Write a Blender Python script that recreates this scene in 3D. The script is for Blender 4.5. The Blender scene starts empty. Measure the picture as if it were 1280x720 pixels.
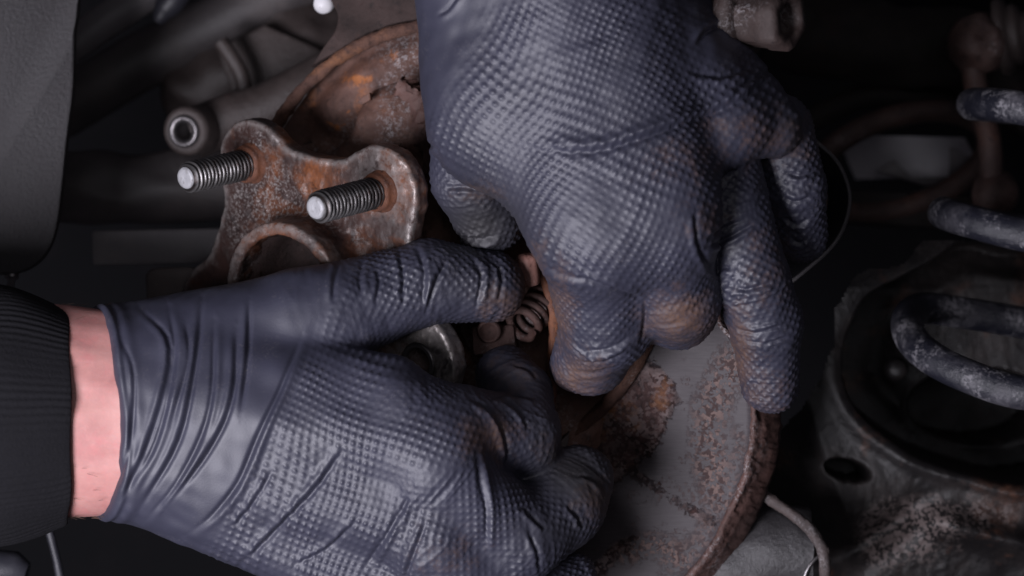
import bpy, bmesh, math, random
import numpy as np
from mathutils import Vector

# ------------------------------------------------------------------ camera, light, exposure
sc = bpy.context.scene
K = 0.0003            # metres per modelling unit (about one photograph pixel at the focus plane)
D = 3000.0            # camera distance in the same units (0.9 m)
cam = bpy.data.cameras.new("camera")
cam_o = bpy.data.objects.new("camera", cam)
sc.collection.objects.link(cam_o)
cam_o.location = (0, -D * K, 0)
cam_o.rotation_euler = (math.radians(90), 0, 0)
cam.sensor_width = 36
cam.lens = 36 * D / 1280
cam.clip_start = 0.01
cam.clip_end = 50
cam.dof.use_dof = True
cam.dof.focus_distance = (D - 120) * K
cam.dof.aperture_fstop = 8.0
sc.camera = cam_o

world = bpy.data.worlds.new("World")
sc.world = world
world.use_nodes = True
world.node_tree.nodes["Background"].inputs[0].default_value = (0.72, 0.66, 0.80, 1)
world.node_tree.nodes["Background"].inputs[1].default_value = 0.036


def area(name, loc, target, size, power, col):
    l = bpy.data.lights.new(name, 'AREA')
    l.shape = 'RECTANGLE'
    l.size, l.size_y = size
    l.energy = power
    l.color = col
    o = bpy.data.objects.new(name, l)
    sc.collection.objects.link(o)
    o.location = loc
    o.rotation_euler = (Vector(target) - Vector(loc)).to_track_quat('-Z', 'Y').to_euler()
    return o


area("key_lamp", (-0.43, -0.70, -0.25), (-0.02, -0.03, 0.0), (0.36, 0.36), 12.6, (0.93, 0.905, 1.0))
area("fill_lamp", (0.10, -1.15, 0.16), (0.0, 0.0, 0.0), (0.4, 0.4), 0.9, (0.94, 0.92, 1.0))

sc.view_settings.view_transform = 'Standard'
sc.view_settings.look = 'None'
sc.view_settings.exposure = 0.0
sc.view_settings.gamma = 1.0
sc.render.engine = 'CYCLES'
sc.cycles.use_denoising = True
sc.cycles.max_bounces = 6
sc.cycles.diffuse_bounces = 3
sc.cycles.glossy_bounces = 3
sc.cycles.caustics_reflective = False
sc.cycles.caustics_refractive = False

rng = np.random.default_rng(7)
random.seed(7)


# ------------------------------------------------------------------ helpers: space
def A(px, py, h=0.0):
    """anchor: photograph position and height towards the viewer -> modelling units (x, y up, h)"""
    s = 1 - h / D
    return np.array([(px - 640) * s, (360 - py) * s, h], float)


def to_world(p):
    p = np.asarray(p, float).reshape(-1, 3)
    return np.stack([p[:, 0] * K, -p[:, 2] * K, p[:, 1] * K], 1)


def nrm(v):
    v = np.asarray(v, float)
    return v / np.linalg.norm(v)


LOC = {}


def thing(name, label, cat, at=(0, 0, 0), group=None, kind=None):
    o = bpy.data.objects.new(name, None)
    sc.collection.objects.link(o)
    w = to_world(at)[0]
    o.location = w
    o.empty_display_size = 0.01
    LOC[o.name] = w
    if label: o['label'] = label
    if cat: o['category'] = cat
    if group: o['group'] = group
    if kind: o['kind'] = kind
    return o


def obj(name, verts, faces, m, parent=None, at=None, smooth=True, attrs=None, label=None):
    """one mesh object; verts in modelling units"""
    hard = False
    base = LOC[parent.name] if parent is not None else np.zeros(3)
    org = to_world(at)[0] if at is not None else base
    w = to_world(verts) - org
    me = bpy.data.meshes.new(name)
    nv = len(w)
    if isinstance(faces, np.ndarray):
        nf, k = faces.shape
        me.vertices.add(nv)
        me.vertices.foreach_set('co', w.astype(np.float32).ravel())
        me.loops.add(nf * k)
        me.loops.foreach_set('vertex_index', faces.astype(np.int32).ravel())
        me.polygons.add(nf)
        me.polygons.foreach_set('loop_start', np.arange(0, nf * k, k, dtype=np.int32))
        me.polygons.foreach_set('loop_total', np.full(nf, k, np.int32))
        me.update(calc_edges=True)
    else:
        me.from_pydata(w.tolist(), [], [list(map(int, f)) for f in faces])
        me.update()
        b_ = bmesh.new(); b_.from_mesh(me)
        bmesh.ops.recalc_face_normals(b_, faces=b_.faces[:])
        b_.to_mesh(me); b_.free()
        hard = smooth
    me.polygons.foreach_set('use_smooth', np.array([bool(smooth) and p.loop_total <= 7 for p in me.polygons]) if hard else np.full(len(me.polygons), bool(smooth)))
    if hard: me.set_sharp_from_angle(angle=math.radians(42))
    if attrs:
        for k_, v_ in attrs.items():
            a = me.attributes.new(k_, 'FLOAT', 'POINT')
            a.data.foreach_set('value', np.asarray(v_, np.float32))
    me.materials.append(m)
    o = bpy.data.objects.new(name, me)
    sc.collection.objects.link(o)
    if parent is not None:
        o.parent = parent
    o.location = org - base
    LOC[o.name] = org
    if label: o['label'] = label
    return o


def tag(o, label, cat, group=None):
    o['label'] = label
    o['category'] = cat
    if group: o['group'] = group
    return o


# ------------------------------------------------------------------ helpers: noise, sdf, meshing
def wave_noise(p, scale, n=24, seed=0):
    """smooth band-limited noise, about -1..1"""
    r = np.random.default_rng(seed)
    out = np.zeros(len(p))
    for _ in range(n):
        d = r.normal(size=3)
        d = d / np.linalg.norm(d) * (0.5 + r.random()) * 2 * math.pi / scale
        out += np.sin(p @ d + r.random() * 6.28)
    return out / math.sqrt(n)


def smin(a, b, k):
    if k <= 0: return np.minimum(a, b)
    h = np.maximum(k - np.abs(a - b), 0) / k
    return np.minimum(a, b) - h * h * h * k / 6


def smax(a, b, k): return -smin(-a, -b, k)


def cone(P, a, b, ra, rb, flat=1.0):
    """tapered capsule; flat > 1 makes it thinner along h"""
    a = np.asarray(a, np.float32); b = np.asarray(b, np.float32)
    ab = b - a
    L = float(ab @ ab) + 1e-6
    q = [P[i] - a[i] for i in range(3)]
    t = np.clip((q[0] * ab[0] + q[1] * ab[1] + q[2] * ab[2]) / L, 0, 1)
    dx = q[0] - t * ab[0]; dy = q[1] - t * ab[1]; dz = (q[2] - t * ab[2]) * flat
    d = np.sqrt(dx * dx + dy * dy + dz * dz) - (ra + (rb - ra) * t)
    return d if flat == 1.0 else d / flat ** 0.5


def surface_nets(F, lo, s):
    ins = F < 0
    nx, ny, nz = F.shape
    cnt = np.zeros((nx - 1, ny - 1, nz - 1), np.int8)
    sl = lambda a, d: a[d[0]:nx - 1 + d[0], d[1]:ny - 1 + d[1], d[2]:nz - 1 + d[2]]
    cs = [(i, j, k) for i in (0, 1) for j in (0, 1) for k in (0, 1)]
    for c in cs: cnt += sl(ins, c)
    act = (cnt > 0) & (cnt < 8)
    idx = np.full(act.shape, -1, np.int64)
    I, J, L = np.nonzero(act)
    idx[I, J, L] = np.arange(len(I))
    acc = np.zeros((len(I), 3)); num = np.zeros(len(I))
    for c in cs:
        for ax in range(3):
            if c[ax]: continue
            e = list(c); e[ax] = 1
            f0 = F[I + c[0], J + c[1], L + c[2]]
            f1 = F[I + e[0], J + e[1], L + e[2]]
            m = (f0 < 0) != (f1 < 0)
            t = np.where(m, f0 / np.where(m, f0 - f1, 1), 0)
            p = np.tile(np.array(c, float), (len(I), 1))
            p[:, ax] += t
            acc += p * m[:, None]; num += m
    V = (np.stack([I, J, L], 1) + acc / num[:, None]) * s + np.asarray(lo)
    Q = []
    for ax in range(3):
        u, v = (ax + 1) % 3, (ax + 2) % 3
        a0 = [slice(None)] * 3; a1 = [slice(None)] * 3
        a0[ax] = slice(0, -1); a1[ax] = slice(1, None)
        ch = ins[tuple(a0)] != ins[tuple(a1)]
        g = np.stack(np.nonzero(ch), 1)
        sh = np.array(act.shape)
        ok = (g[:, u] >= 1) & (g[:, v] >= 1) & (g[:, u] < sh[u]) & (g[:, v] < sh[v])
        g = g[ok]
        neg = ins[tuple(a0)][g[:, 0], g[:, 1], g[:, 2]]
        du = np.zeros(3, int); du[u] = 1
        dv = np.zeros(3, int); dv[v] = 1
        c0 = g - du - dv; c1 = g - dv; c2 = g; c3 = g - du
        q = np.stack([idx[tuple(c.T)] for c in (c0, c1, c2, c3)], 1)
        q = np.where(neg[:, None], q, q[:, ::-1])
        Q.append(q)
    Q = np.concatenate(Q)
    Q = Q[(Q >= 0).all(1)]
    return V, Q


def mesh_sdf(fn, lo, hi, s):
    lo = np.asarray(lo, float); hi = np.asarray(hi, float)
    n = np.ceil((hi - lo) / s).astype(int) + 1
    ax = [(lo[i] + np.arange(n[i]) * s).astype(np.float32) for i in range(3)]
    F = np.empty(tuple(n), np.float32)
    step = 24
    for i in range(0, n[0], step):
        P = np.meshgrid(ax[0][i:i + step], ax[1], ax[2], indexing='ij')
        F[i:i + step] = fn(P)
    # closed at the box
    F[0] = F[-1] = s; F[:, 0] = F[:, -1] = s; F[:, :, 0] = F[:, :, -1] = s
    return surface_nets(F, lo, s)


def subdivide(V, Q):
    me = bpy.data.meshes.new("work")
    nf = len(Q)
    me.vertices.add(len(V)); me.vertices.foreach_set('co', V.astype(np.float32).ravel())
    me.loops.add(nf * 4); me.loops.foreach_set('vertex_index', Q.astype(np.int32).ravel())
    me.polygons.add(nf)
    me.polygons.foreach_set('loop_start', np.arange(0, nf * 4, 4, dtype=np.int32))
    me.polygons.foreach_set('loop_total', np.full(nf, 4, np.int32))
    me.update(calc_edges=True)
    o = bpy.data.objects.new("work", me)
    sc.collection.objects.link(o)
    o.modifiers.new("s", 'SUBSURF').levels = 1
    dg = bpy.context.evaluated_depsgraph_get()
    m2 = bpy.data.meshes.new_from_object(o.evaluated_get(dg))
    n = len(m2.vertices)
    V2 = np.empty(n * 3, np.float32); m2.vertices.foreach_get('co', V2)
    Q2 = np.empty(len(m2.loops), np.int32); m2.loops.foreach_get('vertex_index', Q2)
    bpy.data.objects.remove(o); bpy.data.meshes.remove(me); bpy.data.meshes.remove(m2)
    return V2.reshape(-1, 3).astype(float), Q2.reshape(-1, 4)


def vnormals(V, Q):
    a = V[Q[:, 2]] - V[Q[:, 0]]; b = V[Q[:, 3]] - V[Q[:, 1]]
    n = np.cross(a, b)
    N = np.zeros_like(V)
    for i in range(4):
        for c in range(3):
            N[:, c] += np.bincount(Q[:, i], n[:, c], len(V))
    return N / (np.linalg.norm(N, axis=1, keepdims=True) + 1e-9)


def screen(V):
    s = 1 - V[:, 2] / D
    return np.stack([640 + V[:, 0] / s, 360 - V[:, 1] / s], 1)


def poly_dist(P, pts, pad):
    """distance, side and arc fraction of 2-D points to a polyline (only those within pad)"""
    pts = np.asarray(pts, float)
    lo = pts.min(0) - pad; hi = pts.max(0) + pad
    sel = np.nonzero(((P >= lo) & (P <= hi)).all(1))[0]
    p = P[sel]
    best = np.full(len(p), 1e9); side = np.zeros(len(p)); tt = np.zeros(len(p))
    seg = np.linalg.norm(np.diff(pts, axis=0), axis=1)
    cum = np.concatenate([[0], np.cumsum(seg)])
    for i in range(len(pts) - 1):
        a, b = pts[i], pts[i + 1]
        ab = b - a
        t = np.clip(((p - a) @ ab) / (ab @ ab), 0, 1)
        d = p - a - t[:, None] * ab
        dd = np.hypot(d[:, 0], d[:, 1])
        m = dd < best
        best[m] = dd[m]
        side[m] = np.sign(ab[0] * d[m, 1] - ab[1] * d[m, 0])
        tt[m] = (cum[i] + t[m] * seg[i]) / cum[-1]
    return sel, best, side, tt


def smooth_line(pts, n=6):
    pts = np.asarray(pts, float)
    P = np.vstack([2 * pts[0] - pts[1], pts, 2 * pts[-1] - pts[-2]])
    out = []
    for i in range(1, len(P) - 2):
        for t in np.linspace(0, 1, n, endpoint=False):
            a, b, c, d = P[i - 1], P[i], P[i + 1], P[i + 2]
            out.append(0.5 * (2 * b + (c - a) * t + (2 * a - 5 * b + 4 * c - d) * t * t + (3 * b - a - 3 * c + d) * t ** 3))
    out.append(pts[-1])
    return np.array(out)


# ------------------------------------------------------------------ helpers: shapes
def frame(a):
    a = nrm(a)
    u = np.array([1.0, 0, 0]) - a[0] * a
    if np.linalg.norm(u) < 0.2:
        u = np.array([0, 1.0, 0]) - a[1] * a
    u = nrm(u)
    return a, u, np.cross(a, u)


def grid_faces(nu, nv, wrap_u=False, wrap_v=False):
    I = np.arange(nu if wrap_u else nu - 1); J = np.arange(nv if wrap_v else nv - 1)
    i, j = np.meshgrid(I, J, indexing='ij')
    i2 = (i + 1) % nu; j2 = (j + 1) % nv
    return np.stack([i * nv + j, i2 * nv + j, i2 * nv + j2, i * nv + j2], -1).reshape(-1, 4)


def lathe(o, a, prof, seg=48, rmod=None, a0=0.0, a1=2 * math.pi):
    """prof: list of (r, w) along axis a from o"""
    a, u, v = frame(a)
    prof = np.asarray(prof, float)
    full = abs(a1 - a0 - 2 * math.pi) < 1e-6
    th = np.linspace(a0, a1, seg, endpoint=not full)
    R = np.tile(prof[:, 0], (seg, 1)); W = np.tile(prof[:, 1], (seg, 1))
    if rmod is not None: R, W = rmod(th[:, None], R, W)
    V = np.asarray(o) + (R * np.cos(th)[:, None])[..., None] * u + (R * np.sin(th)[:, None])[..., None] * v + W[..., None] * a
    F = grid_faces(seg, len(prof), wrap_u=full)
    return V.reshape(-1, 3), F


def tube(path, r, seg=14, flat=None, cap=True):
    path = np.asarray(path, float)
    n = len(path)
    r = np.broadcast_to(np.asarray(r, float), (n,))
    T = np.gradient(path, axis=0)
    T /= np.linalg.norm(T, axis=1, keepdims=True) + 1e-9
    ref = np.array([0, 0, 1.0]) if abs(T[0, 2]) < 0.9 else np.array([0, 1.0, 0])
    V = []
    for i in range(n):
        ref = ref - (ref @ T[i]) * T[i]; ref = ref / (np.linalg.norm(ref) + 1e-9)
        b = np.cross(T[i], ref)
        th = np.arange(seg) * 2 * math.pi / seg
        V.append(path[i] + r[i] * (np.cos(th)[:, None] * ref + np.sin(th)[:, None] * b))
    F = grid_faces(n, seg, wrap_v=True).tolist()
    V = np.concatenate(V)
    if cap:
        F.append(list(range(seg)))
        F.append(list(range((n - 1) * seg, n * seg))[::-1])
    return V, F


def join(parts):
    V, F, n = [], [], 0
    for v, f in parts:
        V.append(np.asarray(v, float)); F += [[int(i) + n for i in q] for q in f]; n += len(v)
    return np.concatenate(V), F


def slab(outline, thick, bevel=3.0, normal=(0, 0, 1)):
    """extruded outline (list of 3-D points, front face), rounded front edge"""
    P = np.asarray(outline, float)
    n = len(P); nv = nrm(normal)
    c = P.mean(0)
    d = P - c
    L = np.linalg.norm(d, axis=1, keepdims=True) + 1e-9
    rings = [P - d / L * bevel * 1.4, P - d / L * bevel * 0.35 - nv * bevel * 0.35, P - nv * bevel * 1.3, P - nv * thick]
    V = np.concatenate(rings)
    F = grid_faces(4, n, wrap_v=True)[:, ::-1].tolist()
    F.append(list(range(n))); F.append(list(range(3 * n, 4 * n))[::-1])
    return V, F


def box(c, sx, sy, sz, ax=(1, 0, 0), ay=(0, 1, 0), bevel=3):
    ax = nrm(ax); ay = np.asarray(ay, float); ay = nrm(ay - (ay @ ax) * ax)
    bm = bmesh.new()
    bmesh.ops.create_cube(bm, size=1)
    for v in bm.verts: v.co = Vector((v.co.x * sx, v.co.y * sy, v.co.z * sz))
    bmesh.ops.bevel(bm, geom=bm.edges[:], offset=bevel, segments=2, affect='EDGES', profile=0.6)
    az = np.cross(ax, ay)
    V = np.array([np.asarray(c) + v.co.x * ax + v.co.y * ay + v.co.z * az for v in bm.verts])
    F = [[v.index for v in f.verts] for f in bm.faces]
    bm.free()
    return V, F


# ------------------------------------------------------------------ materials
class NT:
    def __init__(s, name):
        s.m = bpy.data.materials.new(name); s.m.use_nodes = True
        s.t = s.m.node_tree
        s.b = s.t.nodes['Principled BSDF']
        s.co = s.t.nodes.new('ShaderNodeTexCoord').outputs['Object']

    def n(s, t, ins=None, **kw):
        nd = s.t.nodes.new(t)
        for k, v in kw.items(): setattr(nd, k, v)
        for k, v in (ins or {}).items(): s.put(nd.inputs[k], v)
        return nd

    def put(s, sock, v):
        if isinstance(v, bpy.types.NodeSocket): s.t.links.new(v, sock)
        else: sock.default_value = v

    def noise(s, scale, detail=4, rough=0.6, off=0.0, dist=0.0, stretch=None):
        co = s.co
        if off or stretch:
            mp = s.n('ShaderNodeMapping', {'Vector': co, 'Location': (off, off * 1.7, off * 0.6), 'Scale': stretch or (1, 1, 1)})
            co = mp.outputs[0]
        return s.n('ShaderNodeTexNoise', {'Vector': co, 'Scale': scale, 'Detail': detail, 'Roughness': rough, 'Distortion': dist}).outputs['Fac']

    def ramp(s, fac, stops):
        r = s.n('ShaderNodeValToRGB', {'Fac': fac})
        e = r.color_ramp.elements
        while len(e) < len(stops): e.new(0.5)
        for i, (p, c) in enumerate(stops):
            e[i].position = p
            e[i].color = (c, c, c, 1) if not hasattr(c, '__len__') else (*c, 1)
        return r.outputs[0]

    def mix(s, f, a, b):
        x = s.n('ShaderNodeMix', data_type='RGBA')
        s.put(x.inputs[0], f)
        for i, v in ((6, a), (7, b)):
            s.put(x.inputs[i], (*v, 1) if isinstance(v, tuple) and len(v) == 3 else v)
        return x.outputs[2]

    def math(s, op, a, b=0.0):
        x = s.n('ShaderNodeMath', operation=op)
        s.put(x.inputs[0], a); s.put(x.inputs[1], b)
        return x.outputs[0]

    def attr(s, name):
        return s.n('ShaderNodeAttribute', attribute_name=name).outputs['Fac']

    def grain(s, scale, lo, hi):
        v = s.n('ShaderNodeTexVoronoi', {'Vector': s.co, 'Scale': scale, 'Randomness': 1.0})
        return s.ramp(s.n('ShaderNodeRGBToBW', {'Color': v.outputs['Color']}).outputs[0], [(lo, 0), (hi, 1)])

    def bump(s, hgt, strength, dist, chain=None):
        b = s.n('ShaderNodeBump', {'Height': hgt, 'Strength': strength, 'Distance': dist})
        if chain is not None: s.put(b.inputs['Normal'], chain)
        return b.outputs[0]

    def out(s, col=None, rough=None, normal=None, metal=None, spec=None):
        for k, v in (('Base Color', col), ('Roughness', rough), ('Normal', normal), ('Metallic', metal), ('Specular IOR Level', spec)):
            if v is not None: s.put(s.b.inputs[k], (*v, 1) if isinstance(v, tuple) and len(v) == 3 else v)
        return s.m


def rust(name, dark, mid, orange, oamt=0.4, fleck=0.3, fcol=(0.34, 0.32, 0.33), s=1.0, bump=0.5, rough=(0.45, 0.8), off=0.0, pits=True, metal=0.25, pale=False, spot=False):
    m = NT(name)
    n1 = m.noise(60 * s, 9, 0.68, off + 3.1)
    col = m.mix(m.ramp(n1, [(0.34, 0.0), (0.66, 1.0)]), dark, mid)
    n2 = m.noise(34 * s, 7, 0.62, off + 9.7, 0.6)
    lo = 0.72 - oamt * 0.45
    om = m.ramp(n2, [(lo, 0.0), (lo + 0.16, 1.0)])
    fine = m.noise(520 * s, 5, 0.7, off + 1.3)
    om2 = m.math('MULTIPLY', om, m.ramp(fine, [(0.3, 0.35), (0.62, 1.0)]))
    col = m.mix(om2, col, orange)
    # dark pits
    if pits:
        pt = m.noise(240 * s, 6, 0.75, off + 5.5)
        col = m.mix(m.ramp(pt, [(0.33, 0.75), (0.46, 0.0)]), col, tuple(c * 0.35 for c in dark))
    # metal coming through in flecks
    fz = m.noise(26 * s, 5, 0.6, off + 17.0)
    fm = m.math('MULTIPLY', m.ramp(fz, [(0.62 - fleck * 0.35, 0.0), (0.8 - fleck * 0.3, 1.0)]), m.ramp(m.noise(700 * s, 3, 0.8, off + 2.2), [(0.5, 0.0), (0.62, 1.0)]))
    if spot:
        so = m.math('ADD', m.attr('spot'), m.math('MULTIPLY', m.math('SUBTRACT', m.noise(110 * s, 8, 0.72, off + 51), 0.5), 2.0))
        col = m.mix(m.math('MULTIPLY', m.ramp(so, [(0.42, 0.0), (0.62, 1.0)]), m.ramp(fine, [(0.28, 0.4), (0.6, 1.0)])), col, (0.34, 0.115, 0.030))
        ck = m.noise(60 * s, 4, 0.6, off + 41, 1.5)
        cr = m.math('MULTIPLY', m.ramp(ck, [(0.485, 0), (0.497, 1), (0.503, 1), (0.515, 0)]), m.ramp(m.noise(40 * s, 3, 0.5, off + 47), [(0.56, 0), (0.62, 1)]))
        col = m.mix(m.math('MULTIPLY', cr, 0.85), col, (0.012, 0.008, 0.007))
    if pale:
        fm = m.math('MAXIMUM', fm, m.math('MULTIPLY', m.attr('pale'), m.ramp(m.noise(330 * s, 6, 0.8, off + 31), [(0.36, 0.0), (0.54, 0.9)])))
    col = m.mix(fm, col, fcol)
    b = m.bump(m.noise(300 * s, 8, 0.75, off + 4.0), bump, 0.0012)
    b = m.bump(n1, bump * 0.6, 0.003, b)
    r = m.ramp(n1, [(0.3, rough[1]), (0.7, rough[0])])
    return m.out(col, m.mix(fm, r, (0.3, 0.3, 0.3)), b, m.math('MULTIPLY', fm, metal + 0.3), 0.4)


def grime(name, dark, light, s=1.0, amt=0.4, bump=0.3, rough=0.5, rustc=None, ramt=0.2, off=0.0, spec=0.5, crumbs=False, scuff=False):
    """dusty painted metal or plastic"""
    m = NT(name)
    n1 = m.noise(40 * s, 8, 0.65, off)
    f = m.noise(600 * s, 4, 0.75, off + 3)
    dust = m.math('MULTIPLY', m.ramp(n1, [(0.62 - amt * 0.3, 0), (0.85 - amt * 0.2, 1)]), m.ramp(f, [(0.35, 0.3), (0.65, 1.0)]))
    col = m.mix(dust, dark, light)
    if rustc:
        rr = m.math('MULTIPLY', m.ramp(m.noise(36 * s, 7, 0.66, off + 11), [(0.70 - ramt * 0.4, 0), (0.82 - ramt * 0.35, 1)]), m.ramp(m.noise(420 * s, 5, 0.7, off + 6), [(0.35, 0.2), (0.6, 1.0)]))
        col = m.mix(rr, col, rustc)
    gh = m.noise(380 * s, 7, 0.72, off + 8)
    if crumbs:
        cm_ = m.math('MULTIPLY', m.ramp(m.math('ADD', m.attr('crumb'), m.math('MULTIPLY', m.math('SUBTRACT', m.noise(90, 6, 0.7, 3), 0.5), 1.2)), [(0.3, 0), (0.7, 1)]), m.math('MAXIMUM', m.grain(560, 0.62, 0.66), m.grain(1000, 0.60, 0.66)))
        col = m.mix(cm_, m.mix(m.math('MULTIPLY', m.attr('crumb'), 0.7), col, (0.008, 0.007, 0.007)), (0.10, 0.080, 0.076))
        gh = m.math('ADD', gh, m.math('MULTIPLY', cm_, 0.8))
    if scuff:
        sc_ = m.math('MULTIPLY', m.ramp(m.noise(60, 6, 0.75, off + 27), [(0.50, 0), (0.66, 1)]), m.math('MAXIMUM', m.grain(650, 0.60, 0.66), m.grain(1200, 0.56, 0.62)))
        col = m.mix(m.math('MULTIPLY', sc_, 0.85), col, (0.26, 0.25, 0.27))
    b = m.bump(gh, bump, 0.001)
    return m.out(col, m.math('ADD', m.math('MULTIPLY', dust, 0.3), rough), b, None, spec)


def glove_mat():
    m = NT('black_nitrile')
    n1 = m.noise(30, 6, 0.6)
    col = m.mix(m.ramp(n1, [(0.3, 0), (0.7, 1)]), (0.021, 0.0215, 0.036), (0.030, 0.0305, 0.051))
    d = m.attr('dirt')
    dn = m.noise(190, 9, 0.80, 4.0)
    dm = m.math('MULTIPLY', m.ramp(m.math('ADD', m.math('MULTIPLY', d, 0.75), m.math('MULTIPLY', m.math('SUBTRACT', dn, 0.5), 1.9)), [(0.15, 0), (0.80, 1)]), m.ramp(m.noise(900, 3, 0.7, 1.0), [(0.3, 0.45), (0.65, 1.0)]))
    dm = m.math('MULTIPLY', dm, m.ramp(d, [(0.02, 0), (0.2, 1)]))
    col = m.mix(dm, col, m.mix(m.noise(60, 4, 0.6, 8.0), (0.035, 0.019, 0.015), (0.150, 0.072, 0.038)))
    g = m.attr('grime')  # greasy fingertips, and shade painted over the upper hand's thumb
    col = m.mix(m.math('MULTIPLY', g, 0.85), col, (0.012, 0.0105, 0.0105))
    # pale dust in fine scratches
    du = m.math('MULTIPLY', m.ramp(m.noise(70, 6, 0.7, 12.0), [(0.5, 0), (0.75, 1)]), m.ramp(m.noise(1200, 2, 0.7, 2.0), [(0.5, 0), (0.7, 0.5)]))
    col = m.mix(du, col, (0.13, 0.12, 0.125))
    b = m.bump(m.noise(1400, 3, 0.6), 0.12, 0.0004)
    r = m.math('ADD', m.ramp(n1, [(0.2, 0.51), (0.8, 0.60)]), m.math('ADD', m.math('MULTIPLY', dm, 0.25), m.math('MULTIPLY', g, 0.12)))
    return m.out(col, r, b, None, 0.62)


M = {}
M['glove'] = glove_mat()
M['flange'] = rust('rusty_flange_steel', (0.019, 0.0105, 0.0095), (0.043, 0.0215, 0.0175), (0.15, 0.050, 0.018), 0.52, 0.34, (0.30, 0.275, 0.265), bump=0.28, rough=(0.28, 0.48), metal=0.4, pale=True)
M['bore'] = rust('rusty_bore', (0.045, 0.032, 0.030), (0.090, 0.06, 0.055), (0.14, 0.06, 0.035), 0.2, 0.5, bump=0.5, off=3)
M['dish'] = rust('orange_rust', (0.070, 0.038, 0.031), (0.130, 0.064, 0.046), (0.34, 0.115, 0.030), 0.30, 0.3, bump=0.6, off=7, rough=(0.5, 0.8), spot=True)
M['bead'] = rust('crusty_rust', (0.065, 0.033, 0.026), (0.125, 0.060, 0.040), (0.25, 0.105, 0.045), 0.40, 0.05, s=1.8, bump=0.9, off=5, rough=(0.7, 0.9))
M['brown'] = rust('brown_rust', (0.052, 0.028, 0.024), (0.105, 0.054, 0.045), (0.22, 0.085, 0.035), 0.22, 0.35, bump=0.6, off=11)
M['strip'] = rust('strip_rust', (0.095, 0.040, 0.028), (0.20, 0.080, 0.045), (0.30, 0.11, 0.04), 0.5, 0.1, s=1.4, bump=0.6, off=2)
M['collar'] = rust('collar_rust', (0.070, 0.028, 0.018), (0.150, 0.055, 0.026), (0.30, 0.11, 0.045), 0.4, 0.2, s=1.5, bump=0.4, off=1)
M['dull'] = rust('dull_rusty_steel', (0.040, 0.031, 0.030), (0.085, 0.064, 0.060), (0.12, 0.06, 0.04), 0.25, 0.25, bump=0.5, off=21)
M['link'] = rust('dark_rusty_link', (0.034, 0.021, 0.019), (0.070, 0.040, 0.034), (0.11, 0.05, 0.035), 0.3, 0.1, bump=0.5, off=23)
M['boltrust'] = rust('weathered_bolt_rust', (0.024, 0.016, 0.0145), (0.048, 0.032, 0.029), (0.07, 0.035, 0.027), 0.3, 0.15, bump=0.5, off=25)
M['copper'] = rust('copper_rust', (0.22, 0.105, 0.085), (0.36, 0.19, 0.155), (0.38, 0.18, 0.12), 0.3, 0.6, (0.55, 0.45, 0.42), s=1.5, bump=0.4, off=13, rough=(0.35, 0.6))


def thread_mat():
    m = NT('worn_zinc_thread')
    n = m.noise(90, 6, 0.7)
    g = m.noise(500, 4, 0.7, 3)
    col = m.mix(m.ramp(n, [(0.35, 0), (0.65, 1)]), (0.16, 0.155, 0.155), (0.30, 0.29, 0.29))
    col = m.mix(m.ramp(g, [(0.55, 0), (0.68, 0.7)]), col, (0.10, 0.055, 0.04))
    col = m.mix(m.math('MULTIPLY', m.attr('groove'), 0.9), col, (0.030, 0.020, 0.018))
    return m.out(col, m.ramp(g, [(0.3, 0.28), (0.7, 0.5)]), m.bump(g, 0.2, 0.0005), 0.85, 0.5)


def tip_mat():
    m = NT('bright_stud_end')
    g = m.noise(420, 5, 0.7, 3)
    col = m.mix(m.ramp(g, [(0.5, 0), (0.7, 0.7)]), (0.30, 0.30, 0.315), (0.10, 0.09, 0.085))
    return m.out(col, 0.5, m.bump(g, 0.4, 0.0006), 0.15, 0.5)


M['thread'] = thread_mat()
M['tip'] = tip_mat()


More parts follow.
